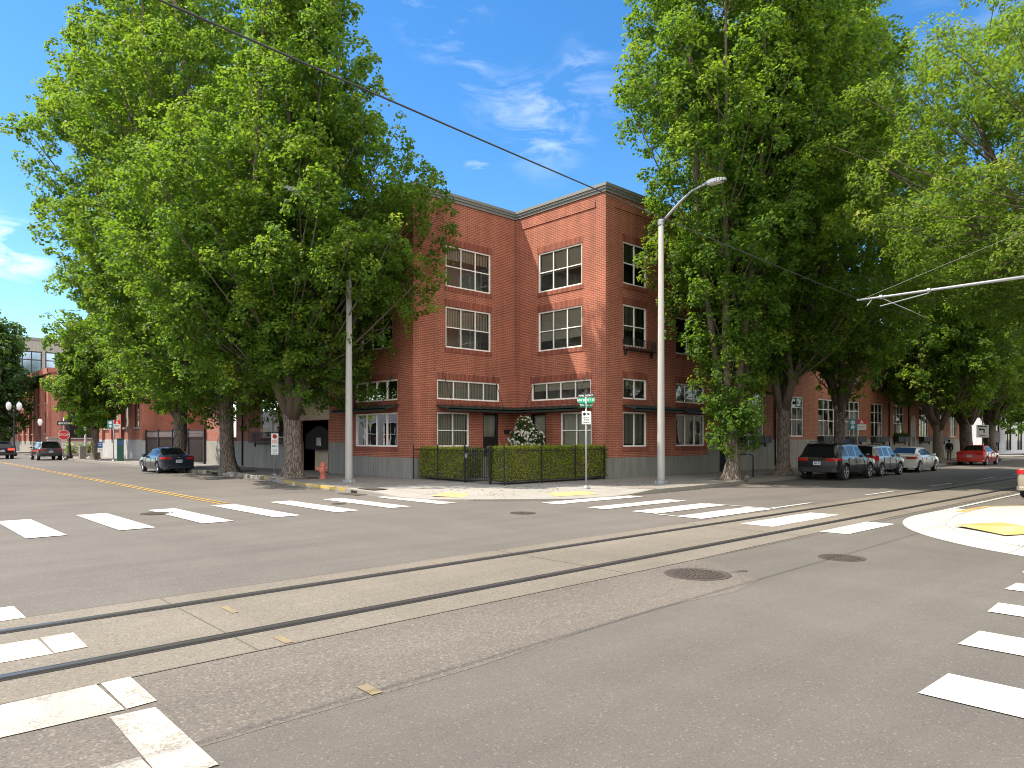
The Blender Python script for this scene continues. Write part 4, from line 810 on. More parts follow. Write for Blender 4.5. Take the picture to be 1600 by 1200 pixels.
# ---------------------------------------------------------------- hedge, fence, flowering bush in the corner notch
def hedge(name, lab, boxes, seed, dens):
    root = thing(name, (boxes[0][0], boxes[0][2], .14), lab, 'hedge', 'clipped hedges in the corner notch'); ox, oy = boxes[0][0], boxes[0][2]; rng = np.random.default_rng(seed); mb = MB(); Ps, Ns = [], []
    for x0, x1, y0, y1, z0, z1 in boxes:
        mb.box(x0 + .07 - ox, x1 - .07 - ox, y0 + .07 - oy, y1 - .07 - oy, z0, z1 - .09)
        for nrm, area in (((-1, 0, 0), (y1 - y0) * (z1 - z0)), ((1, 0, 0), (y1 - y0) * (z1 - z0)), ((0, -1, 0), (x1 - x0) * (z1 - z0)), ((0, 1, 0), (x1 - x0) * (z1 - z0)), ((0, 0, 1), (x1 - x0) * (y1 - y0))):
            k = int(area * dens * 1.5); a, b, c = rng.uniform(x0, x1, k), rng.uniform(y0, y1, k), z0 + (z1 - z0) * rng.uniform(0, 1, k) ** .85
            if nrm[0]: a[:] = x0 if nrm[0] < 0 else x1
            if nrm[1]: b[:] = y0 if nrm[1] < 0 else y1
            if nrm[2]: c[:] = z1
            dep = -.10 * rng.random(k) ** 1.6 + .035 * np.sin(a * 5 + b * 4) * np.sin(c * 6 + a * 2) + .09 * rng.random(k) * (rng.random(k) > .90)
            P = np.stack([a - ox, b - oy, c], 1) + np.array(nrm) * dep[:, None]; Ps.append(P); Ns.append(unit(np.array(nrm) * .55 + np.array([-.15, .1, .75]) + rng.normal(size=(k, 3)) * .6))
    P, N = np.concatenate(Ps), np.concatenate(Ns); mb.build('twigs', 'soil', root)
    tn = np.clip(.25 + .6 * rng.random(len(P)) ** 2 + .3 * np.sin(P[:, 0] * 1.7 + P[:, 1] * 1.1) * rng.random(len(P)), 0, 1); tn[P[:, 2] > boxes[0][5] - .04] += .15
    leaf_mesh('foliage', leaf_quads(P, N, .06, rng, asp=.62), np.clip(tn, 0, 1), 'hedge_leaf', root)
hedge('hedge', 'clipped green hedge left of the small iron gate, in the shade of the notch', [(17.25, 18.1, 21.0, 24.1, .12, 1.31)], 5, 900)
hedge('hedge', 'long clipped yellowish hedge right of the small iron gate, wrapping the fence corner', [(17.15, 22.85, 18.75, 19.6, .12, 1.38), (17.15, 17.85, 19.6, 19.75, .12, 1.38)], 6, 900)
def iron_run(lab, x, y, pts, posts):
    t = thing('iron_fence', (x, y, .14), lab, 'fence', 'low iron fence round the hedges')
    for px_, py_ in posts: mb = MB(); mb.box(px_ - x - .018, px_ - x + .018, py_ - y - .018, py_ - y + .018, 0, 1.36); mb.lathe([(.026, 1.36), (.018, 1.42), (.001, 1.44)], 8, (px_ - x, py_ - y, 0)); mb.build('post', 'black_iron', t)
    mb = MB()
    for a, b in zip(pts, pts[1:]):
        for z in (.13, 1.22): mb.tube([(a[0] - x, a[1] - y, z), (b[0] - x, b[1] - y, z)], .012, 6)
    mb.build('rail', 'black_iron', t)
iron_run('low black iron fence along the shaded hedge left of the gate', 17.08, 24.2, [(17.08, 24.3), (17.06, 20.9)], [(17.08, 24.25), (17.07, 22.6), (17.06, 20.92)])
iron_run('low black iron fence along the sunny hedge right of the gate', 17.0, 18.6, [(17.03, 19.4), (16.98, 18.6), (22.9, 18.72)], [(17.02, 19.42), (16.98, 18.6), (18.9, 18.63), (20.8, 18.66), (22.6, 18.7)])
g = thing('garden_gate', (17.05, 20.15, .14), 'small black iron garden gate between the two clipped hedges', 'gate')
mb = MB()
for k in range(15): y = -.70 + k * .1; mb.box(-.009, .009, y - .009, y + .009, .1, 1.3)
mb.build('bar_panel', 'black_iron', g)
mb = MB()
for z in (.1, .22, 1.08, 1.3): mb.box(-.015, .015, -.72, .72, z, z + .03)
for k in range(7): mb.lathe([(.05, -.008), (.05, .008), (.038, .008), (.038, -.008)], 10, (0, -.6 + .2 * k, 1.2), 'x')
for y in (-.74, .74): mb.box(-.03, .03, y - .03, y + .03, 0, 1.4)
mb.build('frame', 'black_iron', g); mb = MB(); mb.box(-.06, -.02, .55, .66, .95, 1.1); mb.build('latch', 'galvanised', g)
b = thing('flowering_bush', (21.6, 22.2, .14), 'round bush covered in white flowers behind the hedge by the front doors', 'bush'); rng = np.random.default_rng(9)
k = 5200; v = unit(rng.normal(size=(k, 3))); rr = .55 + .45 * rng.random(k) ** .5; P = np.stack([v[:, 0] * .74 * rr, v[:, 1] * .74 * rr, 1.25 + v[:, 2] * 1.12 * rr], 1) * (1 + .12 * np.sin(v[:, :1] * 6) * np.sin(v[:, 2:] * 5)); N = unit(v + rng.normal(size=(k, 3)) * .5)
leaf_mesh('foliage', leaf_quads(P, N, .12, rng), rng.uniform(0, .7, k), 'dark_leaf', b)
k = 800; v = unit(rng.normal(size=(k, 3))); P = np.stack([v[:, 0] * .78, v[:, 1] * .78, 1.25 + v[:, 2] * 1.16], 1) * (1 + .12 * np.sin(v[:, :1] * 6) * np.sin(v[:, 2:] * 5)); leaf_mesh('blossom', leaf_quads(P, unit(v + rng.normal(size=(k, 3)) * .4), .12, rng, asp=1.), rng.uniform(0, .4, k), 'petal_leaf', b)
mb = MB()
for a in range(6): mb.tube([(0, 0, 0), (.25 * math.cos(a), .25 * math.sin(a), .6), (.5 * math.cos(a), .5 * math.sin(a), 1.2)], [.03, .02, .01], 6)
mb.build('stem', 'limb_bark', b)
b = thing('flower_bed', (16.5, 77.5, .1), 'low green flower bed with pale blooms behind the stop sign', 'flower bed'); k = 2600
P = np.stack([rng.uniform(-1.5, 2.2, k), rng.uniform(-1, 1, k), rng.uniform(.1, 1, k)], 1); P[:, 2] *= 1.35 * (.6 + .4 * np.sin(P[:, 0] * 3)); leaf_mesh('foliage', leaf_quads(P, unit(rng.normal(size=(k, 3))), .2, rng), rng.uniform(.1, 1, k), 'hedge_leaf', b)
k = 350; P = np.stack([rng.uniform(-1.2, 1, k), rng.uniform(-1.05, .5, k), rng.uniform(.6, 1.35, k)], 1); leaf_mesh('blossom', leaf_quads(P, unit(rng.normal(size=(k, 3))), .2, rng, asp=1.), rng.uniform(0, .4, k), 'petal_leaf', b)
mb = MB(); mb.box(-2, 2.6, -1.3, 1.2, 0, .35); mb.build('planter_edge', 'new_pavement', b)

# ---------------------------------------------------------------- street furniture
def cobra(x, y, lab, az):
    t = thing('street_lamp', (x, y, .14), lab, 'street lamp', 'tall grey street lamps', R(az))
    mb = MB(); mb.lathe([(.145, 0), (.14, .2), (.095, 9.7), (.06, 9.72)], 20); mb.build('pole', 'pole_concrete', t, smooth=True)
    mb = MB(); mb.obox((0, 0), (1, 0), (0, 1), -.24, .24, -.24, .24, .0, .03)
    for a in range(4): mb.lathe([(.045, .03), (.045, .1), (.02, .12)], 8, (.19 * math.cos(a * 1.571 + .785), .19 * math.sin(a * 1.571 + .785), 0))
    mb.lathe([(.19, .03), (.18, .09), (.15, .12)], 16); mb.build('base_plate', 'galvanised', t)
    mb = MB(); mb.tube([(0, 0, 9.55), (.35, 0, 9.82), (.9, 0, 10.2), (1.3, 0, 10.42), (1.7, 0, 10.5), (2.0, 0, 10.53)], [.06, .055, .05, .045, .04, .04], 10); a = mb.build('arm', 'galvanised', t, smooth=True)
    mb = MB(); mb.lathe([(.125, 9.5), (.125, 9.66)], 14); mb.build('clamp', 'galvanised', t)
    mb = MB(); n = 10
    for k in range(n):
        x0, x1 = 1.78 + .085 * k, 1.78 + .085 * (k + 1); w = [.05, .09, .13, .155, .165, .165, .16, .145, .115, .07, .03]; mb.obox((0, 0), (1, 0), (0, 1), x0, x1, -w[k], w[k], 10.47 + .01 * (k < 3), 10.52 + w[k] * .42)
    h_ = mb.build('lamp_head', 'galvanised', t); mb = MB(); mb.box(2.0, 2.48, -.12, .12, 10.445, 10.468); mb.build('lens', 'lamp_glass', h_)
    mb = MB(); mb.box(-.02, .13, -.06, .06, .55, .85) ; mb.build('hand_hole_cover', 'pole_concrete', t, bevel=.02)
cobra(13.87, 23.9, 'tall street lamp whose head disappears into the big maple beside the red hydrant', 180)
cobra(21.86, 15.4, 'tall street lamp with its curved arm in clear view on the sunny corner pavement', -90)

def globe_lamp(x, y, h, lab, two=True, mat='black_iron'):
    t = thing('globe_lamp', (x, y, .14), lab, 'lamp post', 'old fashioned globe lamps'); mb = MB(); mb.lathe([(.24, 0), (.24, .25), (.17, .35), (.14, .9), (.085, 1.1), (.065, h - 1.0), (.09, h - .95), (.05, h - .8)], 12); mb.build('pole', mat, t, smooth=True)
    xs = (-.42, .42) if two else (0,)
    if two:
        mb = MB(); 
        for s in (-1, 1): mb.tube([(0, 0, h - 1.15), (s * .2, 0, h - 1.25), (s * .4, 0, h - 1.1), (s * .42, 0, h - .85)], .035, 6)
        mb.lathe([(.04, h - .8), (.06, h - .55), (.005, h - .35)], 8); mb.build('bracket', mat, t, smooth=True)
    for x_ in xs:
        mb = MB(); mb.lathe([(.09, h - .85), (.17, h - .72), (.23, h - .45), (.21, h - .25), (.12, h - .1)], 12, (x_, 0, 0)); g_ = mb.build('globe', 'lamp_glass', t, smooth=True); mb = MB(); mb.lathe([(.13, h - .1), (.10, h - .03), (.03, h + .05), (.01, h + .14)], 8, (x_, 0, 0)); mb.lathe([(.1, h - .9), (.1, h - .85)], 8, (x_, 0, 0)); mb.build('cap', mat, g_)
globe_lamp(11.6, 81.8, 5.2, 'twin globe lamp post above the far left car with lit tail lights')
globe_lamp(13.6, 68.8, 6.1, 'twin globe lamp post rising above the stop sign')
globe_lamp(15.4, 92.0, 3.9, 'single globe lamp post in front of the far red brick building', False)

def pole_thing(name, loc, lab, cat, rz, h, r=.03, mat='galvanised', base=True, group=None):
    t = thing(name, loc, lab, cat, group, R(rz)); mb = MB(); mb.lathe([(r, 0), (r, h)], 10); mb.build('pole', mat, t, smooth=True)
    if base: mb = MB(); mb.lathe([(.13, 0), (.12, .03), (.05, .09), (r + .004, .1)], 12); mb.build('base', mat, t)
    return t
def board(t, name, z0, z1, w, mat, y=-.045, x=0., edge=None):
    mb = MB(); mb.box(x - w / 2, x + w / 2, y - .005, y + .005, z0, z1); return mb.build(name, mat, t, bevel=.004)
UP = (R(90), 0, 0)
def no_park(o, z, r, y, x=0., letter='P'):
    text(o, letter, r * 1.6, (x, y - .006, z), UP, 'sign_black')
    mb = MB(); mb.lathe([(r, -.004), (r, .004), (r * .8, .004), (r * .8, -.004)], 20, (x, y - .010, z), 'y'); mb.obox((x, 0), (1, 0), (0, 1), 0, 0, 0, 0, 0, 0); mb.v = mb.v[:-8]; mb.f = mb.f[:-6]; mb.mi = mb.mi[:-6]
    a = r * .62; w = r * .1; mb.poly([(x - a - w, y - .014, z + a - w), (x + a - w, y - .014, z - a - w), (x + a + w, y - .014, z - a + w), (x - a + w, y - .014, z + a + w)]); mb.build('ban_symbol', 'sign_red', o)
def lines(o, x0, x1, zs, y, mat='sign_black', th=.016):
    mb = MB(); rr = random.Random(int(abs(zs[0]) * 97))
    for z in zs:
        x = x0
        while x < x1 - .02: w = rr.uniform(.025, .075); mb.box(x, min(x + w, x1), y - .009, y - .006, z, z + th); x += w + .016
    mb.build('small_print', mat, o)

t = pole_thing('street_sign', (18.06, 15.72, .14), 'corner street name sign with green blades above a white notice before the hedge', 'street sign', 0, 3.05, .032)
def blade(t, rz, z0, z1, w, mat, word, wm, size, dx=0.):
    mb = MB(); c, s_ = math.cos(R(rz)), math.sin(R(rz)); mb.obox((0, 0), (c, s_), (-s_, c), -w / 2 + dx, w / 2 + dx, -.008, .008, z0, z1); b = mb.build('name_blade', mat, t)
    for sd in (-1, 1):
        n = Vector((s_, -c)) * sd; text(b, word, size, (c * dx + n.x * .012, s_ * dx + n.y * .012, (z0 + z1) / 2), (R(90), 0, R(rz if sd > 0 else rz + 180)), wm)
    return b
blade(t, -75, 2.86, 3.03, .60, 'sign_green', 'NW HOYT ST', 'sign_white', .105)
blade(t, -75, 3.035, 3.16, .56, 'sign_black', 'PEARL DISTRICT', 'sign_white', .075)
mb = MB(); mb.obox((0, 0), (math.cos(R(-75)), math.sin(R(-75))), (-math.sin(R(-75)), math.cos(R(-75))), -.12, .12, -.006, .006, 3.16, 3.22); mb.lathe([(.075, -.006), (.075, .006)], 12, (0, 0, 3.25), 'x'); mb.build('crest', 'sign_black', t)
blade(t, -12, 2.70, 2.85, .50, 'sign_green_shaded', 'NW 10TH AV', 'sign_white', .085)  # blade facing away from the sun, its shade painted in as darker green
b = thing('notice_sign', (18.06, 15.72, 0), 'white regulation notice fixed below the green street name blades', 'sign', None, R(-42)); board(b, 'panel', 2.28, 2.72, .30, 'sign_white')
p = b.children[0]; mb = MB(); mb.lathe([(.05, -.002), (.05, .002), (.036, .002), (.036, -.002)], 14, (-.065, -.053, 2.62), 'y'); mb.box(.02, .045, -.055, -.051, 2.585, 2.66); mb.box(.06, .1, -.055, -.051, 2.585, 2.625); mb.box(.06, .1, -.055, -.051, 2.635, 2.66); mb.build('symbol', 'sign_black', p); lines(p, -.1, .1, (2.51, 2.48), -.045); lines(p, -.09, .09, (2.41,), -.045, th=.03); lines(p, -.1, .11, (2.33,), -.045, th=.02)

t = pole_thing('parking_sign', (14.34, 31.28, .14), 'small no parking sign with a blue green panel left of the thick maple trunk', 'sign', -42, 1.95, .028, group='no parking signs'); p = board(t, 'panel', 1.42, 1.9, .33, 'sign_white'); no_park(p, 1.76, .1, -.052); lines(p, -.12, .12, (1.56, 1.52, 1.48), -.045, 'sign_red', .018)
p = board(t, 'panel', .93, 1.41, .33, 'sign_white'); lines(p, -.12, .12, (1.28,), -.045, 'sign_teal', .07); lines(p, -.1, .1, (1.17, 1.12, 1.07), -.045, 'sign_teal', .02); lines(p, -.12, .12, (.98,), -.045, 'sign_teal', .025)
t = pole_thing('parking_sign', (28.16, 15.44, .14), 'no parking sign on a leaning grey pole beside the bike rack', 'sign', -40, 2.68, .03, group='no parking signs'); p = board(t, 'panel', 2.15, 2.66, .34, 'sign_white'); no_park(p, 2.5, .115, -.052); lines(p, -.12, .12, (2.31, 2.26, 2.21), -.045, 'sign_red', .022); t.rotation_euler.y = R(2.6)
t = thing('bike_rack', (28.65, 15.75, .14), 'dark inverted U bike rack on the shaded pavement right of the parking sign', 'bike rack', None, R(-50))
mb = MB(); mb.tube([(-.3, 0, 0), (-.3, 0, .82), (-.27, 0, .93), (-.2, 0, .97), (.2, 0, .97), (.27, 0, .93), (.3, 0, .82), (.3, 0, 0)], .03, 8); mb.build('hoop', 'black_iron', t, smooth=True)
mb = MB()
for x_ in (-.3, .3): mb.lathe([(.09, 0), (.09, .015)], 10, (x_, 0, 0))
mb.build('foot_plate', 'black_iron', t)

t = thing('fire_hydrant', (14.42, 26.95, .14), 'weathered red fire hydrant on the kerb between the maple and the lamp post', 'fire hydrant', None, R(-40))
mb = MB(); mb.lathe([(.15, 0), (.15, .05), (.115, .06), (.115, .40), (.135, .41), (.135, .46), (.12, .47), (.125, .55), (.10, .62), (.05, .67), (.03, .68), (.03, .72)], 18); mb.build('barrel', 'hydrant_red', t, smooth=False)
mb = MB(); mb.lathe([(.075, .08), (.075, .19), (.09, .19), (.09, .24), (.03, .25), (.03, .28)], 12, (0, 0, .40), 'x'); mb.v = [(-a, b_, c_) for a, b_, c_ in mb.v]; mb.f = [f_[::-1] for f_ in mb.f]; mb.build('side_outlet', 'hydrant_red', t)
mb = MB(); mb.lathe([(.06, .08), (.06, .16), (.07, .16), (.07, .2)], 12, (0, 0, .42), 'x'); mb.build('side_outlet', 'hydrant_red', t)
mb = MB(); mb.lathe([(.09, .1), (.09, .17), (.105, .17), (.105, .22), (.03, .23)], 12, (0, 0, .36), 'y'); mb.v = [(a, -b_, c_) for a, b_, c_ in mb.v]; mb.f = [f_[::-1] for f_ in mb.f]; mb.build('pumper_outlet', 'hydrant_red', t)

t = pole_thing('stop_sign', (12.9, 67.3, .1), 'red octagonal stop sign under a one way arrow at the far left corner', 'stop sign', -12, 3.4, .04)
mb = MB(); o8 = [(.44 * math.cos(math.pi / 8 + k * math.pi / 4), .44 * math.sin(math.pi / 8 + k * math.pi / 4)) for k in range(8)]; mb.poly([(a, -.05, 2.0 + b_) for a, b_ in o8]); p = mb.build('rim', 'sign_white', t)
mb = MB(); mb.poly([(a * .92, -.054, 2.0 + b_ * .92) for a, b_ in o8]); mb.poly([(a, -.04, 2.0 + b_) for a, b_ in o8[::-1]]); mb.build('panel', 'sign_red', t); text(t, 'STOP', .29, (0, -.06, 2.0), UP, 'sign_white')
p = board(t, 'panel', 1.42, 1.54, .42, 'sign_white'); lines(p, -.17, .17, (1.46,), -.045, 'sign_red', .04)
p = board(t, 'arrow_panel', 2.78, 3.12, .92, 'sign_black', -.06); mb = MB(); mb.poly([(-.42, -.068, 2.95), (-.26, -.068, 3.08), (-.26, -.068, 3.02), (.42, -.068, 3.02), (.42, -.068, 2.88), (-.26, -.068, 2.88), (-.26, -.068, 2.82)]); mb.build('arrow', 'sign_white', p); text(p, 'ONE WAY', .12, (.06, -.075, 2.95), UP, 'sign_black')
p = board(t, 'panel', .9, 1.35, .3, 'sign_white'); lines(p, -.1, .1, (1.2, 1.1, 1.0), -.045, 'sign_blue', .04)

def transit(x, y, rz, h, lab):
    t = pole_thing('transit_sign', (x, y, .14), lab, 'transit sign', rz, h, .035, group='tram stop signs'); p = board(t, 'panel', h - .62, h - .02, .42, 'sign_teal', x=-.22); mb = MB(); mb.lathe([(.12, -.002), (.12, .002)], 14, (-.22, -.053, h - .2), 'y'); mb.lathe([(.1, -.002), (.1, .002)], 14, (-.22, -.053, h - .45), 'y'); mb.build('symbol', 'sign_white', p)
    p = board(t, 'panel', h - .62, h - .3, .44, 'sign_white', x=.23); lines(p, .06, .4, (h - .42, h - .52), -.045, 'sign_black', .03); p = board(t, 'panel', h - .3, h - .02, .44, 'sign_red', x=.23); mb = MB(); mb.poly([(.13, -.053, h - .25), (.33, -.053, h - .25), (.23, -.053, h - .06)]); mb.build('symbol', 'sign_white', p); return t
transit(14.6, 59.4, -15, 3.05, 'teal and red tram stop sign on a thin pole by the green kiosk')
transit(40.6, 15.7, -62, 2.75, 'teal and red tram stop sign before the long building above the grey SUV')
t = thing('parking_kiosk', (14.95, 59.0, .14), 'tall dark green parking pay kiosk on the left pavement', 'kiosk', None, R(-10)); mb = MB(); mb.box(-.22, .22, -.18, .18, 0, 1.62); mb.build('cabinet', 'kiosk_green', t, bevel=.03); mb = MB(); mb.box(-.15, .15, -.19, -.181, 1.2, 1.5); mb.build('screen', 'sign_blue', t); mb = MB(); mb.box(-.25, .25, -.21, .21, 1.62, 1.68); mb.build('cap', 'kiosk_green', t)
t = pole_thing('parking_kiosk', (40.0, 15.9, .14), 'dark pay meter head on a post seen above the black and grey SUV roofs', 'kiosk', -55, 1.25, .05, 'black_iron'); mb = MB(); mb.box(-.28, .28, -.12, .12, 1.25, 1.72); mb.build('head', 'plastic_black', t, bevel=.03); mb = MB(); mb.box(-.2, .02, -.13, -.121, 1.38, 1.62); mb.build('screen', 'sign_blue', t)
t = pole_thing('meter_sign', (14.3, 62.0, .14), 'small blue and white sign panel beside the small street tree', 'sign', -12, 1.45, .03); p = board(t, 'panel', .95, 1.42, .34, 'sign_blue'); lines(p, -.1, .1, (1.1, 1.25), -.045, 'sign_white', .05); p = board(t, 'panel', .6, .94, .34, 'sign_white'); lines(p, -.1, .1, (.7, .8), -.045, 'sign_black', .03)
t = pole_thing('turn_sign', (66.0, 15.9, .14), 'white rectangular no left turn sign between two thick dark trunks', 'sign', -62, 4.0, .045); p = board(t, 'panel', 1.75, 2.75, .85, 'sign_white'); lines(p, -.3, .3, (2.6,), -.054, th=.08); lines(p, -.22, .22, (1.86,), -.054, th=.07)
mb = MB(); y_ = -.054; mb.poly([(.06, y_, 2.1), (.14, y_, 2.1), (.14, y_, 2.36), (.06, y_, 2.36)]); mb.poly([(-.14, y_, 2.36), (.14, y_, 2.36), (.14, y_, 2.44), (-.14, y_, 2.44)]); mb.poly([(-.3, y_, 2.4), (-.14, y_, 2.28), (-.14, y_, 2.52)]); mb.build('arrow', 'sign_black', p)
t = pole_thing('meter_sign', (70.2, 15.9, .14), 'grey sign on a short dark pole at the far right before the pale building', 'sign', -62, 2.3, .04, 'black_iron'); board(t, 'panel', 1.35, 2.25, .5, 'galvanised')
t = thing('concrete_bollard', (14.15, 67.0, .14), 'square concrete block at the left corner beside the small street tree', 'bollard'); mb = MB(); mb.box(-.22, .22, -.22, .22, 0, 1.05); mb.build('block', 'kerb', t, bevel=.03); mb = MB(); mb.box(-.24, .24, -.24, .24, -.02, .1); mb.build('foot', 'kerb', t)
t = thing('concrete_bollard', (15.2, 84, .0), 'pale square stone block behind the far charcoal SUV', 'bollard'); mb = MB(); mb.box(-.5, .5, -.4, .4, 0, 1.8); mb.build('block', 'old_base', t, bevel=.04); mb = MB(); mb.box(-.58, .58, -.46, .46, 1.8, 1.95); mb.build('cap', 'old_base', t)
t = thing('steel_post', (16.0, 74.5, .1), 'plain tall grey steel post left of the small street tree', 'post'); mb = MB(); mb.lathe([(.16, 0), (.15, .4), (.11, .5), (.10, 7)], 12); mb.build('shaft', 'galvanised', t, smooth=True); mb = MB(); mb.lathe([(.2, 0), (.2, .06)], 12); mb.build('base', 'galvanised', t)

# tram bracket pole, wire
t = thing('tram_pole', (19.5, 3.05, .14), 'grey tubular tram wire bracket reaching in from the right edge above the tracks', 'tram pole')
mb = MB(); mb.lathe([(.2, 0), (.19, .3), (.14, .35), (.11, 7.2), (.02, 7.25)], 16); mb.build('pole', 'galvanised', t, smooth=True)
mb = MB(); mb.tube([(-.5, 4.3, 5.22), (-.34, 3.4, 5.25), (-.12, 1.6, 5.30), (0, 0, 5.33)], [.026, .03, .036, .04], 10); arm = mb.build('arm', 'galvanised', t, smooth=True)
mb = MB(); mb.tube([(-.28, 2.7, 5.2), (-.46, 3.75, 5.0)], .013, 6); mb.tube([(-.42, 3.95, 5.22), (-.5, 4.05, 5.05)], .011, 5); mb.tube([(-.40, 3.75, 5.22), (-.34, 3.4, 5.0), (-.1, 3.15, 4.85), (1.5, 3.3, 4.88)], .009, 5); mb.build('steady_arm', 'galvanised', arm); mb = MB(); mb.tube([(0, 0, 6.6), (-.46, 4.1, 5.26)], .006, 5); mb.build('stay', 'plastic_black', arm)
mb = MB()
for q in ((-.26, 2.7, 5.27), (-.40, 3.75, 5.24)): mb.lathe([(.055, -.03), (.055, .03)], 8, q, 'y')
mb.build('clamp', 'galvanised', arm)
t = thing('overhead_wire', (0, 7.27, 0), 'black overhead tram wire crossing the sky from the left maple to the bracket arm', 'wire')
mb = MB(); pts = [(x_, 0, 5.37 + .58 * ((19.0 - x_) / 16) ** 1.25 if x_ < 19 else 5.37 + .00004 * (x_ - 19) ** 2) for x_ in (-25, -15, -8, -3, 0, 2, 4, 6, 8, 10, 12, 14, 16.5, 19, 25, 33, 45, 60, 80, 110)]
mb.tube(pts, [.012] * 8 + [.011, .010, .009, .008] + [.007] * 8, 6); mb.build('wire', 'plastic_black', t, smooth=True)

# ---------------------------------------------------------------- vehicles
SED = [(0, .25, .61, .63, .86, .78), (.012, .21, .645, .67, .92, .82), (.05, .18, .655, .705, .975, .84), (.13, .165, .655, .72, 1, .84), (.165, .16, .655, .735, 1, .81), (.30, .15, .655, .955, 1, .68), (.37, .15, .65, .995, 1, .68), (.46, .15, .645, 1.0, 1, .69), (.54, .15, .64, .985, 1, .69), (.595, .15, .635, .945, 1, .68), (.745, .15, .62, .675, 1, .82), (.86, .15, .585, .615, .99, .82), (.95, .17, .52, .55, .94, .78), (.985, .21, .45, .48, .86, .72), (1, .27, .38, .40, .78, .66)]
SUVP = [(0, .27, .56, .58, .88, .82), (.010, .24, .585, .60, .94, .85), (.028, .22, .60, .635, .975, .84), (.085, .20, .61, .93, 1, .74), (.12, .2, .61, .975, 1, .755), (.2, .2, .61, .99, 1, .77), (.40, .2, .605, 1, 1, .775), (.55, .2, .60, .98, 1, .77), (.60, .2, .595, .95, 1, .76), (.735, .2, .585, .635, 1, .84), (.88, .2, .555, .595, .99, .84), (.96, .22, .50, .54, .95, .8), (.988, .26, .43, .46, .88, .76), (1, .31, .37, .39, .82, .72)]
def car(name, lab, cat, loc, rz, L, W, H, prof, paint, wr, tail, group=None, lit=False, trim=False, rails=False, wide_lamp=False):
    root = thing(name, loc, lab, cat, group, R(rz)); suv = prof is SUVP; hw = W / 2
    T = np.array(prof); xw = (.19 * L, .79 * L) if not suv else (.185 * L, .795 * L); ra = wr * 1.16
    xs = sorted(set(np.round(np.concatenate([T[:, 0] * L, np.linspace(0, L, 40), *[x_ + ra * np.cos(np.linspace(0, math.pi, 13)) for x_ in xw]]), 4)))
    xs = [x_ for k, x_ in enumerate(xs) if k == 0 or x_ - xs[k - 1] > .004]
    def at(x_, i): return float(np.interp(x_ / L, T[:, 0], T[:, i]))
    rings = []
    for x_ in xs:
        zb, be, tp, w, wt = at(x_, 1) * H, at(x_, 2) * H, at(x_, 3) * H, at(x_, 4) * hw, at(x_, 5) * hw
        za = zb
        for c in xw:
            if abs(x_ - c) <= ra + 1e-4: za = max(za, wr + math.sqrt(max(0, ra * ra - (x_ - c) ** 2)) * .98)
        mid = max(zb + (be - zb) * .55, za + .012); lo = max(zb + .09 * H, za + .006); cab = tp > be + .12 * H
        rings.append([(0, za), (w * .9, za), (w * .985, lo), (w * 1.0, mid), (w * .965, max(be, mid + .01)), (wt, tp - (.045 if cab else .02) * H), (wt * .86, tp - .008 * H), (wt * .45, tp + .006 * H), (0, tp + .01 * H)])
    n = len(rings[0]); full = []
    for x_, r_ in zip(xs, rings): full.append([(x_, y_, z_) for y_, z_ in r_] + [(x_, -y_, z_) for y_, z_ in r_[-2:0:-1]])
    m = len(full[0]); body, under, gl = MB(), MB(), {'windscreen': MB(), 'rear_window': MB(), 'side_window': MB()}
    rg = (.17, .295) if not suv else (.032, .083); wg = (.60, .74) if not suv else (.605, .73)
    sg = ((.245, .425), (.445, .665)) if not suv else ((.11, .25), (.265, .43), (.45, .665))
    for k in range(len(xs) - 1):
        f = (xs[k] + xs[k + 1]) / 2 / L
        for j in range(m):
            a, b, c, d = full[k][j], full[k][(j + 1) % m], full[k + 1][(j + 1) % m], full[k + 1][j]; top = 5 <= j <= 10; side = j in (4, 11)
            tgt = body
            if top and j in (6, 7, 8, 9) and rg[0] < f < rg[1]: tgt = gl['rear_window']
            elif top and j in (6, 7, 8, 9) and wg[0] < f < wg[1]: tgt = gl['windscreen']
            elif side and any(s0 < f < s1 for s0, s1 in sg):
                t0 = .10; q = [a, b, c, d] if j == 4 else [b, a, d, c]   # q: belt, top (rear) ; top, belt (front)
                lerp = lambda p, r_, t_: tuple(p[i] + (r_[i] - p[i]) * t_ for i in range(3))
                b0, t0_, t1_, b1 = q; lo0, hi0, lo1, hi1 = lerp(b0, t0_, .10), lerp(b0, t0_, .86), lerp(b1, t1_, .10), lerp(b1, t1_, .86)
                for pp in ((b0, lo0, lo1, b1), (hi0, t0_, t1_, hi1)): body.quad(*(pp if j == 4 else pp[::-1]))
                pp = (lo0, hi0, hi1, lo1); gl['side_window'].quad(*(pp if j == 4 else pp[::-1])); continue
            elif j in (0, m - 1): tgt = under
            tgt.quad(a, b, c, d)
    body.poly(full[0][::-1]); body.poly(full[-1])
    bo = body.build('body', paint, root, smooth=False); me = bo.data
    import bmesh
    bm = bmesh.new(); bm.from_mesh(me); bmesh.ops.remove_doubles(bm, verts=bm.verts, dist=.0005); bmesh.ops.recalc_face_normals(bm, faces=bm.faces); bm.to_mesh(me); bm.free(); me.shade_smooth()
    if hasattr(me, 'set_sharp_from_angle'): me.set_sharp_from_angle(angle=R(38))
    under.build('underbody', 'plastic_black', root)
    for k_, g_ in gl.items(): g_.build(k_, 'car_glass', root, smooth=False)
    # wheels
    tw = .2 * W / 1.8 * 1.05
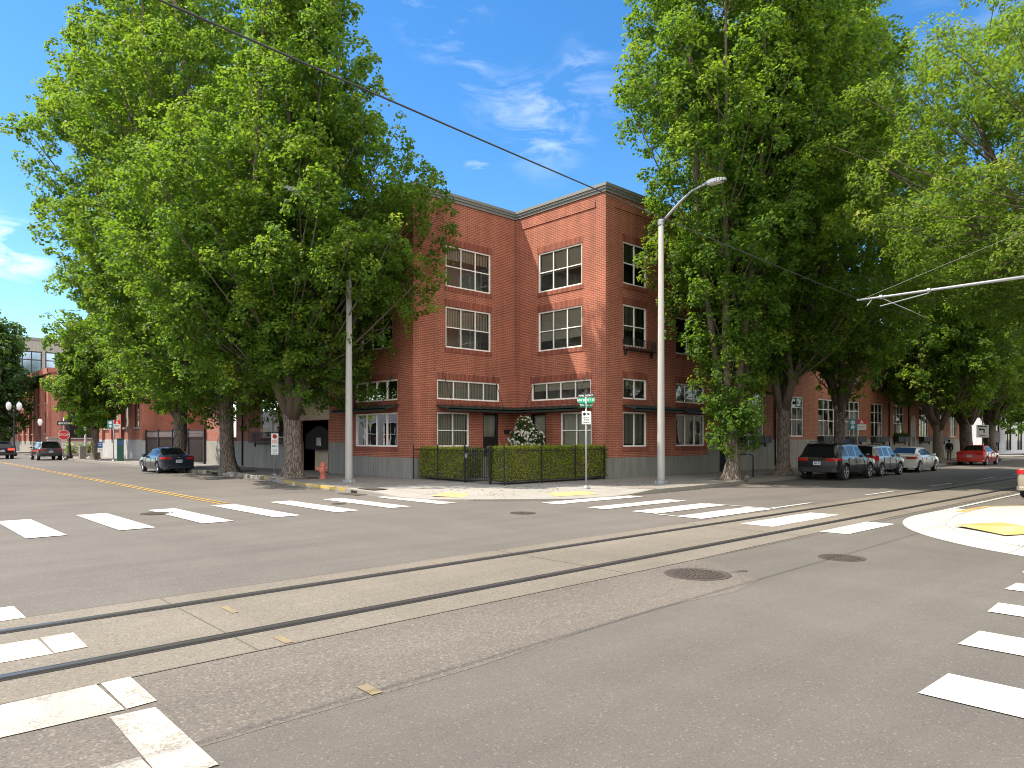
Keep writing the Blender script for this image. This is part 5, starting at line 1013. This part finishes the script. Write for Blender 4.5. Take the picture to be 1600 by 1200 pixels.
    for c in xw:
        for s in (-1, 1):
            mb = MB(); mb.lathe([(wr * .66, -tw / 2), (wr * .94, -tw / 2), (wr, -tw * .36), (wr, tw * .36), (wr * .94, tw / 2), (wr * .66, tw / 2)], 28, (0, 0, 0), 'y'); w_ = mb.build('wheel', 'tyre', root, loc=(c, s * (hw * .985 - tw / 2), wr), smooth=False)
            mb = MB(); yo = s * tw * .5
            mb.lathe([(wr * .67, yo - s * .01), (wr * .67, yo + s * .012), (wr * .59, yo + s * .008), (wr * .59, yo - s * .01)], 24, (0, 0, 0), 'y')
            for q in range(5):
                a_ = q * 2 * math.pi / 5 + .3
                for da in (-.16, .16):
                    p0 = (wr * .12 * math.cos(a_), yo, wr * .12 * math.sin(a_)); p1 = (wr * .62 * math.cos(a_ + da), yo, wr * .62 * math.sin(a_ + da)); mb.tube([p0, p1], [wr * .06, wr * .045], 5)
            mb.lathe([(wr * .14, yo - .012), (wr * .14, yo + .012)], 12, (0, 0, 0), 'y'); mb.build('rim', 'alloy', w_)
            pass
    # lamps, plate, bumper, mirrors, handles
    z0, z1 = tail
    for s in (-1, 1):
        def corner(mb, yin, xe, za_, zb_, pr=.012):
            w0 = np.interp(0, T[:, 0], T[:, 4]) * hw; pl = [(-pr, yin), (-pr, w0 * .97), (.012 * L - pr, .925 * hw + pr), (.05 * L, .978 * hw + pr), (xe, hw * 1.0 + pr), (xe, hw * .9), (.05, yin)]
            pl = [(a, s * b) for a, b in pl]; mb.prism(pl if s < 0 else pl[::-1], za_, zb_)
        mb = MB(); corner(mb, hw * (.46 if not suv else .42), .085 * L if not suv else .07 * L, z0 * H, z1 * H); mb.build('tail_light', 'brake_lit' if lit else 'tail_lens', root, bevel=.012)
        mb = MB(); mb.prism([(L * .955, s * hw * .92), (L * .99, s * hw * .80), (L * .997, s * hw * .5), (L * .95, s * hw * .5)][::(1 if s > 0 else -1)], .40 * H if not suv else .43 * H, .48 * H if not suv else .5 * H); mb.build('headlight', 'clear_lens', root)
        mb = MB(); mb.lathe([(.02, -.1), (.075, -.08), (.085, 0), (.07, .07), (.02, .1)], 10, (.655 * L, s * (hw * 1.0 + .07), .665 * H), 'y'); mb.build('mirror', paint, root, smooth=True)
        for f in ((.35, .56) if not suv else (.37, .56)): mb = MB(); mb.box(f * L - .09, f * L + .03, s * hw * .99 - .02, s * hw * .99 + .02, .575 * H, .59 * H); mb.build('door_handle', 'chrome' if trim else paint, root)
        mb = MB()
        for f in ((.27, .435, .64) if not suv else (.255, .44, .65)): mb.box(f * L - .004, f * L + .004, s * hw * .995 - .012, s * hw * .995 + .006, .26 * H, .60 * H)
        mb.build('door_seam', 'plastic_black', root)
        if rails: mb = MB(); mb.tube([(.14 * L, s * hw * .66, .985 * H), (.17 * L, s * hw * .66, 1.03 * H), (.5 * L, s * hw * .66, 1.035 * H), (.56 * L, s * hw * .66, .98 * H)], .016, 6); mb.build('roof_rail', 'plastic_black', root)
    pz = .47 * H if not suv else .455 * H
    mb = MB(); mb.box(-.022, -.004, -.16, .16, pz - .075, pz + .075); mb.build('licence_plate', 'plate', root); p = root.children[-1]; mb = MB(); [mb.box(-.026, -.0222, -.12 + .042 * q, -.092 + .042 * q, pz - .03, pz + .035) for q in (0, 1, 3, 4, 5)]; mb.build('plate_marking', 'sign_blue', p)
    mb = MB(); w0 = .86 * hw; mb.prism([(-.03, w0 * .8), (-.03, -w0 * .8), (.0, -w0 * 1.02), (.05 * L, -hw * 1.0), (.05 * L, hw * 1.0), (.0, w0 * 1.02)], .18 * H if not suv else .22 * H, .27 * H if not suv else .35 * H); mb.build('bumper', 'plastic_black' if suv else paint, root, bevel=.02)
    if trim: mb = MB(); mb.box(-.02, .0, -hw * .8, hw * .8, z0 * H + .07 * H, z0 * H + .085 * H); mb.build('trim_strip', 'chrome', root)
    mb = MB(); mb.box(-.012, .06, -.06, .06, .545 * H if suv else .6 * H, (.565 if suv else .62) * H); mb.build('emblem', 'chrome', root)
    if suv: mb = MB(); mb.prism([(.05 * L, hw * .62), (.05 * L, -hw * .62), (.10 * L, -hw * .66), (.10 * L, hw * .66)], .955 * H, .98 * H); mb.build('spoiler', paint, root, bevel=.01)
    mb = MB(); mb.lathe([(.035, -.01), (.035, .1)], 10, (-.02, hw * .55, .2 * H), 'x'); mb.build('exhaust', 'chrome', root)
    return root
car('parked_car', 'dark blue sedan parked under the left maples, seen from behind', 'car', (12.62, 38.9, 0), 90, 4.25, 1.68, 1.34, SED, 'paint_blue', .305, (.54, .63))
car('parked_car', 'charcoal SUV parked at the far left before the stop sign', 'car', (12.35, 69.2, 0), 90, 4.2, 1.78, 1.60, SUVP, 'paint_charcoal', .33, (.52, .58))
car('moving_car', 'dark car with glowing red tail lights cut by the left edge', 'car', (9.95, 76.0, 0), 90, 4.2, 1.8, 1.55, SUVP, 'paint_black', .33, (.50, .60), lit=True)
car('parked_car', 'shiny black SUV, first of the row parked on the right street', 'car', (30.6, 13.5, 0), 0, 4.3, 1.86, 1.62, SUVP, 'paint_black', .355, (.52, .595), trim=True, rails=True)
car('parked_car', 'silver grey SUV parked between the black SUV and the white sedan', 'car', (35.2, 13.6, 0), 0, 3.95, 1.75, 1.52, SUVP, 'paint_grey', .33, (.50, .66))
car('parked_car', 'white sedan parked behind the grey SUV on the right street', 'car', (41.0, 13.75, 0), 0, 4.2, 1.70, 1.36, SED, 'paint_white', .315, (.53, .63), trim=True)
car('parked_car', 'bright red sedan parked farthest along the right street', 'car', (55.2, 14.05, 0), 0, 4.2, 1.70, 1.36, SED, 'paint_red', .315, (.54, .63))
car('parked_car', 'tan sedan cut by the right edge behind the white kerb corner', 'car', (25.65, 4.5, 0), 0, 4.2, 1.70, 1.36, SED, 'paint_tan', .315, (.54, .64))

# ---------------------------------------------------------------- person on the right pavement
def skin(name, pts, edges, radii, mat, parent, rootv=0, sub=1):
    me = bpy.data.meshes.new(name); me.from_pydata(pts, edges, []); me.materials.append(M[mat]); o = bpy.data.objects.new(name, me); COL.objects.link(o); o.parent = parent
    m_ = o.modifiers.new('skin', 'SKIN'); m_.use_smooth_shade = True
    if not me.skin_vertices: me.skin_vertices.new()
    for i, r_ in enumerate(radii): d = me.skin_vertices[0].data[i]; d.radius = (r_, r_) if not isinstance(r_, tuple) else r_; d.use_root = i == rootv
    s_ = o.modifiers.new('smooth', 'SUBSURF'); s_.levels = s_.render_levels = sub; return o
k = .9; pr = thing('person', (61.9, 17.1, .14), 'person in a dark jacket and khaki trousers standing behind the slender trunk', 'person', None, R(20))
S_ = lambda *p: [tuple(c * k for c in q) for q in p]
bp = [(0, 0, .93), (0, 0, 1.12), (.01, 0, 1.36), (.02, 0, 1.47), (.03, 0, 1.54), (.04, 0, 1.63), (.03, 0, 1.71)]; br = [.13, .12, .14, .06, .058, .088, .07]; be_ = [(0, 1), (1, 2), (2, 3), (3, 4), (4, 5), (5, 6)]
for s in (-1, 1):
    i = len(bp); bp += [(0, s * .1, .88), (.03, s * .1, .5), (-.01, s * .1, .1), (.10, s * .11, .04)]; br += [.088, .056, .042, .036]; be_ += [(0, i), (i, i + 1), (i + 1, i + 2), (i + 2, i + 3)]
    i = len(bp); bp += [(0, s * .19, 1.38), (-.02, s * .245, 1.1), (.09, s * .23, .88), (.11, s * .225, .80)]; br += [.055, .042, .032, .034]; be_ += [(2, i), (i, i + 1), (i + 1, i + 2), (i + 2, i + 3)]
    w_ = i + 3
    for q, (dy, ln) in enumerate(((-.028, .075), (-.01, .085), (.01, .08), (.028, .062))):
        i = len(bp); bp += [(.12 + dy, s * .225, .76), (.125 + dy, s * .215, .76 - ln * .55), (.12 + dy, s * .2, .76 - ln)]; br += [.0095, .0088, .008]; be_ += [(w_, i), (i, i + 1), (i + 1, i + 2)]
    i = len(bp); bp += [(.15, s * .2, .785), (.16, s * .185, .745)]; br += [.011, .009]; be_ += [(w_, i), (i, i + 1)]
skin('body', S_(*bp), be_, [r_ * k for r_ in br], 'skin', pr)
jp = [(0, 0, .86), (0, 0, 1.12), (.01, 0, 1.38), (.02, 0, 1.47)]; jr = [.165, .155, .165, .075]; je = [(0, 1), (1, 2), (2, 3)]
for s in (-1, 1): i = len(jp); jp += [(0, s * .2, 1.39), (-.02, s * .25, 1.1), (.085, s * .232, .9)]; jr += [.075, .06, .05]; je += [(2, i), (i, i + 1), (i + 1, i + 2)]
skin('jacket', S_(*jp), je, [r_ * k for r_ in jr], 'jacket', pr, 1)
tp_ = [(0, 0, .92)]; tr_ = [.155]; te = []
for s in (-1, 1): i = len(tp_); tp_ += [(0, s * .1, .84), (.03, s * .1, .5), (-.01, s * .1, .09)]; tr_ += [.105, .08, .07]; te += [(0, i), (i, i + 1), (i + 1, i + 2)]
skin('trousers', S_(*tp_), te, [r_ * k for r_ in tr_], 'trousers', pr)
mb = MB(); mb.lathe([(.03, 1.76), (.075, 1.745), (.098, 1.69), (.095, 1.64), (.06, 1.58)], 12, (.015, 0, 0)); mb.v = [(a * k, b_ * k, c_ * k) for a, b_, c_ in mb.v]; mb.build('hair', 'hair', pr, smooth=True)
for s in (-1, 1): mb = MB(); mb.box(-.06, .17, s * .11 - .045, s * .11 + .045, 0, .075); mb.v = [(a * k, b_ * k, c_ * k) for a, b_, c_ in mb.v]; mb.build('shoe', 'shoe', pr, bevel=.02)
